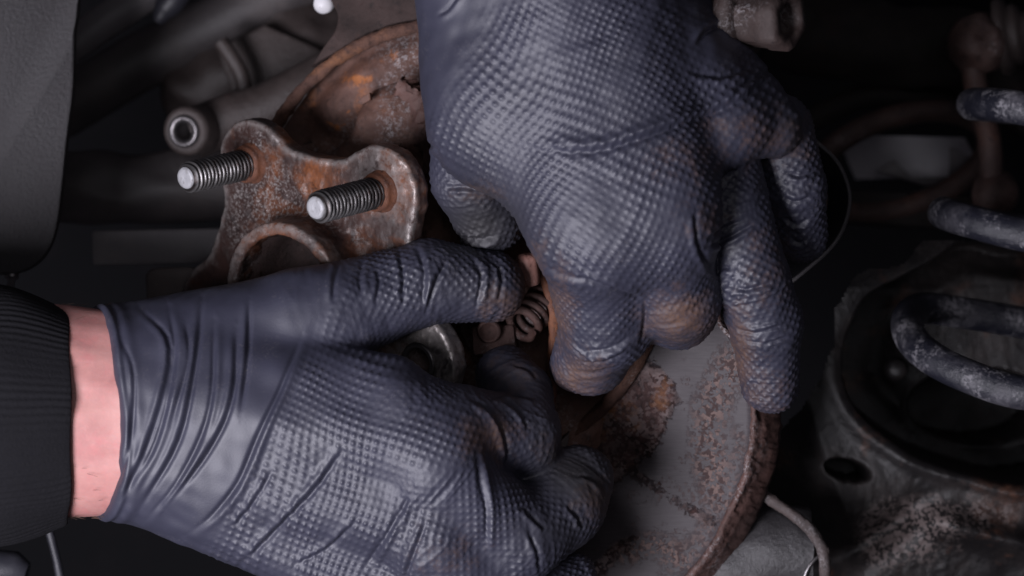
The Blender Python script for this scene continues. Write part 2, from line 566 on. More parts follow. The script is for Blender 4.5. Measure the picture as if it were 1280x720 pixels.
def shield_mat():
    m = NT('ground_shield_steel')
    rad = m.attr('rad'); inner = m.attr('inner')
    n0 = m.noise(45, 7, 0.62, 2)
    col = m.mix(m.ramp(n0, [(0.3, 0), (0.7, 1)]), (0.029, 0.024, 0.0265), (0.047, 0.039, 0.043))
    scr = m.noise(160, 5, 0.6, 41, 0.0, (1.0, 1.0, 14.0))
    col = m.mix(m.ramp(scr, [(0.40, 0.0), (0.70, 0.45)]), col, (0.075, 0.066, 0.070))
    # rust creeping in from the bead and from the rim, with ragged flaky borders
    w = m.noise(46, 10, 0.80, 6)
    w2 = m.math('MULTIPLY', m.math('SUBTRACT', w, 0.5), 1.5)
    ri = m.math('ADD', inner, w2)
    ri = m.math('ADD', ri, m.math('MULTIPLY', m.math('SUBTRACT', m.noise(420, 6, 0.85, 19), 0.5), 0.55))
    im = m.ramp(ri, [(0.44, 0), (0.62, 1)])
    edge = m.math('MULTIPLY', m.ramp(ri, [(0.40, 0), (0.52, 1), (0.62, 0.8), (0.95, 0.40)]), m.ramp(m.noise(75, 6, 0.7, 31), [(0.40, 0.12), (0.62, 0.9)]))
    fine = m.noise(330, 7, 0.78, 1)
    rc = m.mix(m.ramp(fine, [(0.36, 0), (0.64, 1)]), (0.014, 0.009, 0.0095), (0.075, 0.040, 0.036))
    rc = m.mix(m.ramp(m.noise(60, 6, 0.7, 9), [(0.55, 0), (0.7, 0.8)]), rc, (0.22, 0.095, 0.04))
    col = m.mix(im, col, rc)
    fl = m.math('MULTIPLY', edge, m.math('MAXIMUM', m.grain(900, 0.58, 0.64), m.grain(430, 0.68, 0.72)))
    col = m.mix(fl, col, (0.26, 0.205, 0.20))
    ro = m.math('ADD', m.attr('crust'), m.math('MULTIPLY', w2, 0.5))
    om = m.math('MULTIPLY', m.ramp(ro, [(0.40, 0), (0.80, 1)]), m.math('MAXIMUM', m.grain(520, 0.60, 0.64), m.grain(1100, 0.58, 0.62)))
    col = m.mix(m.math('MULTIPLY', om, 0.85), col, m.mix(m.grain(700, 0.40, 0.62), (0.050, 0.030, 0.028), (0.160, 0.110, 0.098)))
    sp = m.math('MULTIPLY', m.ramp(m.noise(55, 5, 0.7, 21), [(0.56, 0), (0.66, 1)]), m.grain(1000, 0.60, 0.66))
    col = m.mix(m.math('MULTIPLY', sp, 0.7), col, (0.085, 0.055, 0.05))
    hgt = m.math('ADD', m.math('MULTIPLY', im, 0.7), m.math('MULTIPLY', m.math('ADD', im, m.math('ADD', om, sp)), m.math('MULTIPLY', fine, 0.8)))
    b = m.bump(hgt, 0.7, 0.0014)
    r = m.math('ADD', 0.55, m.math('MULTIPLY', m.math('ADD', im, om), 0.15))
    return m.out(col, r, b, 0.0, 0.22)


M['shield'] = shield_mat()
M['coil'] = grime('scuffed_black_paint', (0.011, 0.0115, 0.018), (0.12, 0.115, 0.13), amt=0.55, bump=0.6, rough=0.36, rustc=(0.09, 0.05, 0.04), ramt=0.12, s=1.3, scuff=True)
M['arm'] = grime('dirty_control_arm_paint', (0.009, 0.008, 0.0084), (0.042, 0.034, 0.032), amt=0.50, bump=0.5, rough=0.36, rustc=(0.085, 0.040, 0.026), ramt=0.28, crumbs=True, spec=0.32)
M['liner'] = grime('grey_plastic_liner', (0.022, 0.020, 0.022), (0.034, 0.0305, 0.033), amt=0.6, bump=0.7, rough=0.6, off=4, s=1.6)
M['black'] = grime('black_underbody', (0.005, 0.005, 0.006), (0.012, 0.011, 0.012), amt=0.4, bump=0.2, rough=0.8, off=9, spec=0.08)
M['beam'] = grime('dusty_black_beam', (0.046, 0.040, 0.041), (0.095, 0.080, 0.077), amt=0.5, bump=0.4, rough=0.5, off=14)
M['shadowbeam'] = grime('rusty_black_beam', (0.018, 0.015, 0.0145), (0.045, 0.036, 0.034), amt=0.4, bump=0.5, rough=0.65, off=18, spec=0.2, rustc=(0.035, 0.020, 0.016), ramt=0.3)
M['greybar'] = grime('grey_bar', (0.060, 0.056, 0.060), (0.11, 0.10, 0.103), amt=0.5, bump=0.4, rough=0.5, off=2)
M['greytube'] = grime('grey_tube', (0.034, 0.032, 0.034), (0.115, 0.105, 0.11), amt=0.45, bump=0.7, rough=0.36, rustc=(0.12, 0.07, 0.05), ramt=0.1, off=6)
M['dusty'] = grime('dusty_arm', (0.036, 0.027, 0.025), (0.080, 0.062, 0.058), amt=0.5, bump=0.5, rough=0.5, off=16, rustc=(0.08, 0.045, 0.04), ramt=0.25)
M['silver'] = grime('silver_sheet', (0.42, 0.41, 0.43), (0.55, 0.53, 0.54), amt=0.4, bump=0.2, rough=0.35, off=8)
M['steel'] = grime('worn_steel', (0.13, 0.122, 0.125), (0.22, 0.205, 0.205), amt=0.5, bump=0.2, rough=0.3, off=5)
M['steel'].node_tree.nodes['Principled BSDF'].inputs['Metallic'].default_value = 0.8
M['rail'] = grime('pale_rail_paint', (0.13, 0.12, 0.125), (0.21, 0.19, 0.19), amt=0.45, bump=0.3, rough=0.5, off=26)
M['white'] = grime('white_plastic', (0.62, 0.61, 0.63), (0.5, 0.48, 0.47), amt=0.3, bump=0.1, rough=0.45)
M['bluegrey'] = grime('blue_grey_plastic', (0.022, 0.022, 0.029), (0.05, 0.049, 0.058), amt=0.4, bump=0.2, rough=0.45, off=12)


def skin_mat():
    m = NT('skin')
    n = m.noise(70, 5, 0.6)
    col = m.mix(m.ramp(n, [(0.3, 0), (0.7, 1)]), (0.38, 0.170, 0.158), (0.50, 0.260, 0.235))
    col = m.mix(m.ramp(m.noise(500, 3, 0.6, 3), [(0.5, 0), (0.75, 0.4)]), col, (0.55, 0.24, 0.22))
    col = m.mix(m.ramp(m.noise(160, 6, 0.7, 9), [(0.52, 0), (0.7, 0.5)]), col, (0.50, 0.17, 0.17))
    m.b.inputs['Subsurface Weight'].default_value = 0.18
    m.b.inputs['Subsurface Radius'].default_value = (1.0, 0.4, 0.25)
    m.b.inputs['Subsurface Scale'].default_value = 0.002
    return m.out(col, 0.5, m.bump(m.noise(900, 4, 0.6), 0.15, 0.0005), None, 0.35)


def knit_mat():
    m = NT('black_rib_knit')
    f = m.noise(900, 5, 0.7)
    col = m.mix(f, (0.004, 0.004, 0.005), (0.011, 0.0105, 0.013))
    lint = m.ramp(m.noise(260, 2, 0.5, 6), [(0.76, 0), (0.79, 1)])
    col = m.mix(lint, col, (0.16, 0.13, 0.14))
    return m.out(col, 0.9, m.bump(f, 0.5, 0.0008), None, 0.15)


M['skin'] = skin_mat()
M['knit'] = knit_mat()

# ------------------------------------------------------------------ the dark underbody behind everything
v, f = box(A(640, 360, -1500), 4600, 3200, 60, bevel=4)
o = obj('underbody', v, f, M['black'], at=A(640, 360, -1500), smooth=False)
o['kind'] = 'structure'
o['label'] = 'dark vehicle underbody closing off the view behind the suspension'

# ------------------------------------------------------------------ wheel hub
AX = nrm((-0.60, -0.195, 0.775))
HC = A(391, 364, 0)
a_, u_, v_ = frame(AX)
RB = 181.0


def on_plane(px, py, C, ax):
    """point of the plane through C with normal ax seen at a photograph position"""
    e = np.array([0, 0, D]); d = A(px, py, 0) - e
    t = ((C - e) @ ax) / (d @ ax)
    return e + t * d


ang = []
for px, py in ((310, 213), (486, 241)):
    q = on_plane(px, py, HC, AX) - HC
    ang.append(math.atan2(q @ v_, q @ u_))
mid = math.atan2(math.sin(ang[0]) + math.sin(ang[1]), math.cos(ang[0]) + math.cos(ang[1]))
LOBE = [mid + math.radians(36 + 72 * i) for i in range(5)]


def flange_sdf(P):
    u, v, w = P
    r = np.sqrt(u * u + v * v)
    d = r - 171
    for t in LOBE:
        d = smin(d, np.sqrt((u - RB * math.cos(t)) ** 2 + (v - RB * math.sin(t)) ** 2) - 55, 75)
    plate = smax(d, np.abs(w + 13) - 13, 7)
    # raised pilot with a flared foot
    pil = smax(r - 97, np.abs(w - 18) - 36, 6)
    out = smin(plate, pil, 26)
    out = smax(out, -(r - 80), 4)
    for t in LOBE:
        h = np.sqrt((u - RB * math.cos(t)) ** 2 + (v - RB * math.sin(t)) ** 2) - 19
        out = smax(out, -h, 3)
    return out


hub = thing('wheel_hub', 'rusty five lobed wheel hub with two bare threaded studs above the pinching hand', 'wheel hub', HC)
V, Q = mesh_sdf(flange_sdf, (-262, -262, -60), (262, 262, 70), 2.6)
N = vnormals(V, Q)
V = V + N * (wave_noise(V, 26, 20, 1)[:, None] * 0.7 + wave_noise(V, 9, 30, 2)[:, None] * 0.35)
pale = np.zeros(len(V))
for t, k_, r_ in ((mid + math.radians(-36), 0.55, 48), (mid + math.radians(-108), 1.7, 80)):
    dx = V[:, 0] - 205 * math.cos(t); dy = V[:, 1] - 205 * math.sin(t)
    pale = np.maximum(pale, k_ * np.exp(-((dx * dx + dy * dy) / r_ ** 2)))
rr_ = np.hypot(V[:, 0], V[:, 1])
d2 = rr_ - 171
for t in LOBE: d2 = smin(d2, np.hypot(V[:, 0] - RB * math.cos(t), V[:, 1] - RB * math.sin(t)) - 55, 75)
pale = np.maximum(pale, 0.6 * np.exp(-((d2 + 3) / 4.0) ** 2) * (V[:, 2] > -9))
pale = np.maximum(pale, 0.5 * np.exp(-((rr_ - 92) / 7) ** 2) * (V[:, 2] > 30))
V = HC + V[:, :1] * u_ + V[:, 1:2] * v_ + V[:, 2:] * a_
obj('flange', V, Q, M['flange'], hub, attrs={'pale': pale})
# dark inside of the bore
v, f = lathe(HC, AX, [(82, 40), (79, 20), (78, -10), (77, -60), (40, -66), (0.5, -66)], 64)
obj('bore', v, f[:, ::-1], M['bore'], hub)


def stud(t, L, first=None):
    base = HC + RB * (math.cos(t) * u_ + math.sin(t) * v_)
    prof = [(17, -30), (17, 4)]
    nt, pitch, z0 = int((L - 16) / 6.4), 6.4, 12
    # helical thread as a grid
    seg = 48
    zs = np.linspace(z0, L, int((L - z0) / 0.9))
    th = np.arange(seg) * 2 * math.pi / seg
    Z, T = np.meshgrid(zs, th, indexing='ij')
    ph = (Z / pitch - T / (2 * math.pi)) % 1.0
    tri = 1 - np.abs(ph * 2 - 1)
    R = 15.6 + 4.0 * np.clip(tri * 1.5 - 0.2, 0, 1)
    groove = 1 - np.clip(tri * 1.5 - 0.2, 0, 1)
    R = np.minimum(R, 13.5 + (L - Z) * 1.0)
    R = np.where(Z < z0 + 2, 17, R)
    R = R + 0.35 * np.sin(T * 3 + Z * 0.4) * np.sin(Z * 0.13)
    X = (R * np.cos(T))[..., None] * u_ + (R * np.sin(T))[..., None] * v_ + Z[..., None] * a_
    V = X.reshape(-1, 3) + base
    F = grid_faces(len(zs), seg, wrap_v=True)[:, ::-1]
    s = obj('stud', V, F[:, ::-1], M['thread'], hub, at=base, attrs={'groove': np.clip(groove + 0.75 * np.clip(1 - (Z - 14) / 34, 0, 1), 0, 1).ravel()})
    v, f = lathe(base + a_ * L, a_, [(13.6, -0.5), (12.6, 1.6), (9, 2.4), (4, 1.6), (0.4, 1.2)], 32)
    obj('stud_end', v, f, M['tip'], s)
    v, f = lathe(base, a_, [(26, -4), (26, 1.5), (24.2, 2.5), (23.6, 9), (22, 13.5), (19.5, 14.5), (17.5, 19), (15, 20)], 48,
                 lambda th, R, W: (R + 0.5 * np.sin(th * 5 + R) + 0.3 * np.sin(th * 11), W))
    obj('collar', v, f, M['collar'], s)
    return s


order = sorted(LOBE, key=lambda t: abs(math.atan2(math.sin(t - ang[0]), math.cos(t - ang[0]))))
T1 = order[0]
T2 = sorted(LOBE, key=lambda t: abs(math.atan2(math.sin(t - ang[1]), math.cos(t - ang[1]))))[0]
stud(T1, 116)
stud(T2, 118)
T3 = T2 + (T2 - T1)
b3 = HC + RB * (math.cos(T3) * u_ + math.sin(T3) * v_)
v, f = lathe(b3, a_, [(25, -2), (25, 1.5), (23.5, 3), (19.6, 3), (18.6, 1), (18.2, -3)], 48)
obj('bolt_hole_ring', v, f, M['steel'], hub)

v, f = lathe(b3, a_, [(18.2, -2), (18, -30), (0.5, -30)], 40)
obj('bolt_hole', v, f[:, ::-1], M['bore'], hub)

# ------------------------------------------------------------------ backing plate behind the hub
BX = nrm((-0.30, -0.10, 0.95))
BC = A(565, 308, -70)
_, bu, bv = frame(BX)
plate = thing('backing_plate', 'rusty brake backing plate with curled rim and grey ground face behind the hands', 'backing plate', BC)


def plate_pt(r, t, w):
    return BC + (r * np.cos(t))[..., None] * bu + (r * np.sin(t))[..., None] * bv + w[..., None] * BX


# dish inside the bead
rr = np.concatenate([np.linspace(4, 200, 30), np.linspace(203, 282, 50)])
th = np.linspace(0, 2 * math.pi, 420, endpoint=False)
T, R = np.meshgrid(th, rr, indexing='ij')
flat = np.stack([R * np.cos(T), R * np.sin(T), 0 * R], -1).reshape(-1, 3)
W = -24 - 10 * np.clip((150 - R) / 60, 0, 1)
W = W + (wave_noise(flat, 70, 20, 5) * 2.2 + wave_noise(flat, 20, 30, 6) * 0.7).reshape(R.shape)
# raised pressing at upper left
sx, sy = -118, 205
gx = (flat[:, 0] - sx).reshape(R.shape); gy = (flat[:, 1] - sy).reshape(R.shape)
ca, sa = math.cos(0.6), math.sin(0.6)
e = ((gx * ca + gy * sa) / 88) ** 2 + ((-gx * sa + gy * ca) / 30) ** 2
W = W + 26 * np.exp(-e ** 2)
dv = plate_pt(R, T, W).reshape(-1, 3)


def spots(V):
    S = screen(V); g = np.zeros(len(V))
    for x, y, rx, ry, k_ in ((446, 100, 30, 15, 0.56), (490, 70, 44, 26, 0.36), (425, 150, 24, 40, 0.36), (700, 540, 40, 60, 0.25)):
        g = np.maximum(g, k_ * np.exp(-(((S[:, 0] - x) / rx) ** 2 + ((S[:, 1] - y) / ry) ** 2)))
    return g


obj('dish', dv, grid_faces(len(th), len(rr), wrap_u=True), M['dish'], plate, attrs={'spot': spots(dv)})
# bead round the dish
th = np.linspace(0, 2 * math.pi, 520, endpoint=False); pp = np.arange(14) * 2 * math.pi / 14
T, Pp = np.meshgrid(th, pp, indexing='ij')
fl = np.stack([283 * np.cos(T), 283 * np.sin(T), 12 * np.sin(Pp)], -1).reshape(-1, 3)
rad = 8.5 + (wave_noise(fl, 16, 30, 8) * 0.9 + wave_noise(fl, 60, 10, 9) * 0.7).reshape(T.shape)
obj('bead', plate_pt(283 + rad * np.cos(Pp), T, 6 + rad * np.sin(Pp) * 1.15).reshape(-1, 3), grid_faces(len(th), 14, wrap_u=True, wrap_v=True), M['bead'], plate)


# shield face outside the bead, outer edge taken where it stands
def polar(px, py):
    q = on_plane(px, py, BC, BX) - BC
    return math.atan2(q @ bv, q @ bu), math.hypot(q @ bu, q @ bv)


rim_pts = [polar(*p) for p in ((700, 800), (790, 775), (868, 715), (905, 655), (932, 590), (944, 520), (925, 440), (880, 380))]
ta = np.array([p[0] for p in rim_pts]); ra_ = np.array([p[1] for p in rim_pts])
t0, t1 = ta.min(), ta.max()
th = np.linspace(t0, t1, 260)
Rout = np.interp(th, np.sort(ta), ra_[np.argsort(ta)])
Rout = np.convolve(np.pad(Rout, 20, mode='edge'), np.ones(41) / 41, 'valid')
q = np.linspace(0, 1, 90)
T, Qq = np.meshgrid(th, q, indexing='ij')
R = 280 + (Rout[:, None] - 280) * Qq
fl = np.stack([R * np.cos(T), R * np.sin(T), 0 * R], -1).reshape(-1, 3)
W = -4 + (wave_noise(fl, 90, 20, 15) * 1.2).reshape(R.shape) + 5 * np.clip((Qq - 0.93) / 0.07, 0, 1) ** 2
scv = plate_pt(R, T, W).reshape(-1, 3)
pxy = screen(scv)
# how near the flaky inner rust each point is
line = smooth_line([(795, 430), (832, 470), (842, 510), (815, 560), (786, 590), (740, 640), (690, 720)])
sel, dd, sd, tt = poly_dist(pxy, line, 400)
inner = np.full(len(pxy), 0.0); inner[sel] = 0.5 + np.clip(dd / 40, 0, 0.9) * sd
crust = np.zeros(len(pxy))
for ln_, k_, w_ in ((smooth_line([(930, 440), (896, 490), (888, 560), (902, 622)]), 0.85, 34), (smooth_line([(905, 600), (880, 660), (830, 720)]), 0.55, 22), (smooth_line([(780, 690), (815, 680), (850, 700)]), 0.8, 26), (smooth_line([(925, 540), (910, 620), (870, 690)]), 0.6, 18)):
    sel, dd, sd, tt = poly_dist(pxy, ln_, 120)
    crust[sel] = np.maximum(crust[sel], k_ * np.exp(-(dd / w_) ** 2))
for ln_, k_ in ((smooth_line([(772, 585), (810, 602), (850, 632), (892, 650)]), 0.48), (smooth_line([(740, 720), (770, 690), (800, 668)]), 0.52)):
    sel, dd, sd, tt = poly_dist(pxy, ln_, 60)
    inner[sel] = np.maximum(inner[sel], k_ * np.exp(-(dd / 16) ** 2))
obj('shield_face', scv, grid_faces(len(th), len(q)), M['shield'], plate, attrs={'rad': Qq.ravel(), 'inner': inner, 'crust': crust})
# thick rusty rim
edge = [(-4, 0), (-3, 4), (1, 6), (4, 5), (6, 1), (8, -2), (10, -7), (13, -9), (16, -18), (22, -28), (28, -42), (29, -50), (4, -52), (-4, -6)]
n = len(edge)
V = []
for k_, (dr, dw) in enumerate(edge):
    V.append(plate_pt(Rout + dr, th, np.full(len(th), float(dw))))
V = np.stack(V, 1).reshape(-1, 3)
V = V + (wave_noise(V, 7, 40, 17)[:, None] * 0.7 + wave_noise(V, 14, 30, 18)[:, None] * 0.8 + wave_noise(V, 40, 10, 19)[:, None] * 1.0) * np.array([1, 0.4, 0.6])
obj('rim', V, grid_faces(len(th), n, wrap_v=True)[:, ::-1], M['brown'], plate)
# neck rising out of the frame at the top
outl = [on_plane(*p, BC + BX * 2, BX) for p in ((388, 84), (402, 62), (417, 40), (421, 20), (412, 0), (400, -40), (392, -120), (470, -140), (640, -120), (640, 30), (560, 26), (517, 30), (470, 40), (430, 60))]
v, f = slab(smooth_line(outl, 5), 16, 4, BX)
M['neck'] = rust('dark_neck_rust', (0.018, 0.0105, 0.009), (0.038, 0.021, 0.018), (0.11, 0.045, 0.025), 0.35, 0.03, bump=0.8, off=33, rough=(0.6, 0.85))
obj('neck', v, f, M['neck'], plate)


# cast carrier in the middle of the dish
def carrier_sdf(P):
    out = np.full(P[0].shape, 1e3, np.float32)
    for (p, q, r0, r1) in (((455, 235), (498, 150), 48, 44), ((498, 150), (560, 160), 42, 45), ((470, 250), (600, 300), 80, 80), ((600, 300), (700, 520), 70, 66), ((560, 560), (700, 540), 60, 55), ((700, 540), (742, 480), 30, 18)):
        a0 = on_plane(*p, BC - BX * 6, BX); b0 = on_plane(*q, BC - BX * 6, BX)
        out = smin(out, cone(P, a0, b0, r0, r1, 2.3), 22)
    return out


V, Q = mesh_sdf(carrier_sdf, (-270, -300, -220), (200, 290, 60), 4.0)
N = vnormals(V, Q)
V = V + N * (wave_noise(V, 40, 20, 21)[:, None] * 2.0 + wave_noise(V, 12, 30, 22)[:, None] * 0.9)
obj('carrier', V, Q, M['dish'], plate)
# flaky bracket edge by the upper hand
path = smooth_line([on_plane(*p, BC + BX * 24, BX) for p in ((498, 108), (520, 120), (531, 150), (535, 180), (548, 215), (566, 240))], 12)
v, f = tube(path, 13, 16)
v = v + wave_noise(v, 12, 30, 25)[:, None] * np.array([3.2, 2.0, 2.0]) + wave_noise(v, 5, 30, 26)[:, None] * 0.9
obj('flaky_edge', v, f, M['brown'], plate)
for pts, w in (([(446, 128), (452, 121), (462, 116), (463, 125), (452, 131)], 34),):
    v, f = slab([on_plane(*p, BC + BX * w, BX) for p in pts], 6, 1.2, BX)
    obj('rust_flake', v, f, M['dish'], plate, smooth=False)
# thin curved lip behind the upper hand
lip = smooth_line([A(1018, 175, -40), A(1048, 205, -40), A(1062, 250, -42), A(1046, 300, -44), A(1002, 342, -46), A(960, 372, -48)], 14)
ctr = A(930, 230, -60)
V = []
for p in lip:
    d = nrm(p - ctr)
    V += [p - d * 26 - np.array([0, 0, 6]), p - d * 3, p + np.array([0, 0, 2.5]), p + d * 1.5 - np.array([0, 0, 2]), p - d * 3 - np.array([0, 0, 5]), p - d * 26 - np.array([0, 0, 11])]
obj('outer_lip', np.array(V), grid_faces(len(lip), 6, wrap_v=True), M['black'], plate)
v, f = tube(lip + np.array([0, 0, 1.5]), 2.4, 8)
obj('lip_edge', v, f, M['greybar'], plate)

# ------------------------------------------------------------------ brake hardware between the fingers
shoe_c = A(690, 440, 10)
shoe = thing('brake_shoe', 'narrow rusty brake shoe web standing between the fingertips of both hands', 'brake shoe', shoe_c)
edge_l = smooth_line([(672, 336), (678, 362), (684, 392), (686, 425), (684, 455), (680, 500), (672, 545), (655, 590), (640, 606)], 8)
V = []
for (x, y) in edge_l:
    for (dx, dh) in ((0, 22), (3, 26), (11, 26), (14, 22), (15, -30), (-1, -30)):
        V.append(A(x + dx, y, dh + 8))
V = np.array(V); V = V + wave_noise(V, 14, 24, 31)[:, None] * 0.8
obj('web', V, grid_faces(len(edge_l), 6, wrap_v=True), M['strip'], shoe)
v, f = slab([A(*p, 30) for p in ((664, 598), (690, 560), (712, 540), (706, 590), (694, 614), (678, 622), (667, 618))], 30, 3)
obj('web_foot', v, f, M['dull'], shoe)

pin = thing('anchor_pin', 'short coppery pin with chamfered top above the return spring', 'pin', A(660, 340, 40))
d = nrm((-0.10, 0.95, 0.25))
v, f = lathe(A(661, 347, 66), d, [(0.5, -10), (12.5, -8), (13.5, 0), (13.5, 24), (11, 29), (6, 30), (0.5, 30)], 40, lambda th, R, W: (R + 0.3 * np.sin(th * 7), W))
v = v + wave_noise(v, 8, 24, 33)[:, None] * 0.35
obj('pin_body', v, f, M['copper'], pin)

spring = thing('return_spring', 'small dark rusty return spring coil below the thumb tip', 'spring', A(655, 395, 20))
c0, c1 = A(649, 409, 40), A(686, 370, 0)
ax = c1 - c0; aa, su, sv = frame(ax)
t = np.linspace(0, 1, 260)
ph = t * 2 * math.pi * 4.5
path = c0 + t[:, None] * ax + 19 * np.cos(ph)[:, None] * su + 19 * np.sin(ph)[:, None] * sv
v, f = tube(path, 5.2, 10)
obj('coil', v, f, M['brown'], spring)

adj = thing('brake_adjuster', 'rusty adjuster block with round boss under the thumb tip', 'brake adjuster', A(617, 420, 20))
v, f = box(A(617, 424, 4), 54, 36, 60, ax=(1, 0.08, 0), bevel=6)
v = v + wave_noise(v, 10, 24, 36)[:, None] * 0.8
obj('adjuster_body', v, f, M['brown'], adj)
v, f = lathe(A(612, 413, 36), (-0.15, -0.2, 1), [(15, -4), (15, 6), (12.5, 9), (10.5, 8), (9, 5), (0.5, 5)], 36)
obj('boss', v, f, M['brown'], adj)

# ------------------------------------------------------------------ suspension spring
cs = thing('coil_spring', 'thick black coil spring with scuffed paint beside the control arm', 'coil spring', A(1320, 300, -60))
ctl = [(1520, 470, -190), (1420, 436, -215), (1300, 408, -225), (1210, 392, -215), (1152, 386, -190), (1134, 404, -140), (1150, 436, -75), (1205, 468, -20), (1290, 492, 15), (1400, 478, 20), (1500, 400, -120),
       (1450, 320, -280), (1300, 292, -300), (1215, 276, -235), (1180, 266, -150), (1215, 277, -70), (1300, 297, -20), (1400, 300, 0), (1510, 230, -120), (1450, 160, -280), (1310, 140, -290), (1240, 133, -225), (1216, 130, -150), (1250, 131, -75), (1310, 138, -25), (1410, 130, 0), (1510, 60, -120), (1450, -10, -280), (1310, -20, -290)]
path = smooth_line([A(*p) for p in ctl], 12)
v, f = tube(path, 21.5, 22)
obj('wire', v, f, M['coil'], cs)

# ------------------------------------------------------------------ control arm with spring seat
arm = thing('control_arm', 'dirty dark control arm with round spring seat and small drain hole', 'control arm', A(1120, 580, -150))
xs = np.arange(860, 1420, 3.0); ys = np.arange(300, 830, 3.0)
X, Y = np.meshgrid(xs, ys, indexing='ij')
wn = wave_noise(np.stack([X, Y, 0 * X], -1).reshape(-1, 3), 120, 14, 44).reshape(X.shape)
wx = X + 6 * np.sin(Y / 60.0) + 7 * wn; wy = Y + 4 * wn
e = np.sqrt(((wx - 1285) / 226) ** 2 + ((wy - 450) / 152) ** 2)
H = -165 + 0 * X
H = H - 190 * np.clip((1.0 - e) / 0.06, 0, 1)                                   # seat drops inside the ring
H = H + 11 * np.exp(-((e - 1.07) / 0.06) ** 2) * np.clip((Y - 380) / 120, 0.1, 1)                                  # lip
e2 = np.sqrt(((X - 1260) / 95) ** 2 + ((Y - 515) / 50) ** 2)
H = H - 160 * np.clip((1.0 - e2) / 0.08, 0, 1)                                   # hole in the seat
H = H + 8 * np.exp(-((e - 0.70) / 0.08) ** 2) * (e2 > 1.1)
e3 = np.sqrt(((X - 1060 - (Y - 588) * 0.35) / 24) ** 2 + ((Y - 588 - (X - 1060) * 0.12) / 12.5) ** 2)
H = H - 90 * np.clip((1.15 - e3) / 0.25, 0, 1)                                   # drain hole
H = H - 0.9 * np.clip(1030 - X + (Y - 560) * 0.35, 0, 400)                       # falls away to the left
H = H - 0.30 * np.clip(Y - 640, 0, 300)
d1 = (Y - 655) - (X - 1180) * 0.26
H = H + 34 * np.exp(-(d1 / 17) ** 2) * np.clip((X - 1130) / 60, 0, 1)             # pressed ridge
d2 = (Y - 700) + (X - 1090) * 0.75
H = H - 34 * np.exp(-((d2 + 20) / 26) ** 2) * np.clip((1200 - X) / 60, 0, 1) * np.clip((Y - 600) / 50, 0, 1)
H = H - 0.45 * np.clip(360 - Y, 0, 200)
P3 = np.stack([X, Y, 0 * X], -1).reshape(-1, 3)
nz = wave_noise(P3, 60, 20, 41) * 1.0 + wave_noise(P3, 14, 30, 42) * 0.25
cr = np.exp(-(((X - 1125) / 80) ** 2 + ((Y - 670) / 55) ** 2)).ravel()
nz = nz + cr * wave_noise(P3, 9, 40, 43) * 1.3
H = H.ravel() + nz
s_ = 1 - (-165) / D
V = np.stack([(P3[:, 0] - 640) * s_, (360 - P3[:, 1]) * s_, H], 1)
fa = grid_faces(len(xs), len(ys))[:, ::-1]
px_, py_ = P3[:, 0], P3[:, 1]
jag = 5 * wave_noise(P3, 60, 14, 46)
keep = np.where(py_ < 430, (e.ravel() < 1.16 + 0.02 * jag / 5) & (px_ > 1040), px_ > 1048 + jag - (py_ - 430) * 0.66)
fa = fa[keep[fa].all(1)]
used = np.unique(fa); remap = np.full(len(V), -1); remap[used] = np.arange(len(used))
crumb = np.exp(-(((px_ - 1125) / 60) ** 2 + ((py_ - 672) / 46) ** 2)) + 0.5 * np.exp(-(((px_ - 1230) / 90) ** 2 + ((py_ - 640) / 26) ** 2))
obj('stamped_shell', V[used], remap[fa], M['arm'], arm, attrs={'crumb': crumb[used]})
v, f = lathe(A(1120, 462, -270), (0, 0.2, 1), [(16, -5), (15, 12), (8, 18), (0.5, 18)], 24)
obj('seat_stud', v, f, M['arm'], arm)

# ------------------------------------------------------------------ lower link, line
lk = thing('lower_link', 'grey round lower link end beside the shield rim at the bottom', 'link', A(960, 700, -70))
v, f = tube(smooth_line([A(880, 740, -95), A(925, 706, -90), A(965, 690, -85), A(1010, 690, -85)], 10), [58] * 31, 30)
v = v + wave_noise(v, 30, 20, 51)[:, None] * 1.2
obj('link_body', v, f, M['greytube'], lk)
ed = smooth_line([A(1032, 690, -28), A(1018, 700, -26), A(1008, 715, -26), A(1000, 740, -28)], 8)
v, f = tube(ed, 2.2, 8)
obj('bright_edge', v, f, M['steel'], lk)

o = thing('brake_line', 'thin rusty brake line curving down from behind the shield rim', 'brake line', A(1000, 650, -20))
path = smooth_line([A(900, 588, -60), A(938, 609, -50), A(968, 628, -40), A(1000, 650, -30), A(1022, 675, -22), A(1031, 705, -18), A(1030, 760, -18)], 10)
v, f = tube(path, [7.5] * len(path), 14)
v = v + wave_noise(v, 10, 24, 53)[:, None] * 0.4
obj('pipe', v, f, M['dull'], o)

# ------------------------------------------------------------------ bolt at the top
bo = thing('rusty_bolt', 'rusty hex bolt head with stepped washers poking past the upper hand', 'bolt', A(950, 25, 60))
bd = nrm((0.76, -0.10, 0.64))
o0 = A(938, 22, 190)
v, f = lathe(o0, bd, [(0.5, -90), (36, -90), (38, -30), (46, -22), (49, -12), (47, -4), (40, 0), (0.5, 0)], 48)
v = v + wave_noise(v, 16, 24, 61)[:, None] * 1.0
obj('washer', v, f, M['boltrust'], bo)
hx = lambda th, R, W: (R * np.where(R > 22, 0.94 / np.maximum(np.cos((th + 0.3) % (math.pi / 3) - math.pi / 6), 0.9), 1), W)
v, f = lathe(o0, bd, [(34, -2), (34, 24), (37, 27), (37, 50), (33, 56), (21, 56), (19, 52), (17, 44), (0.5, 43)], 60, hx)
v = v + wave_noise(v, 14, 24, 62)[:, None] * 0.8
obj('hex_head', v, f, M['boltrust'], bo)

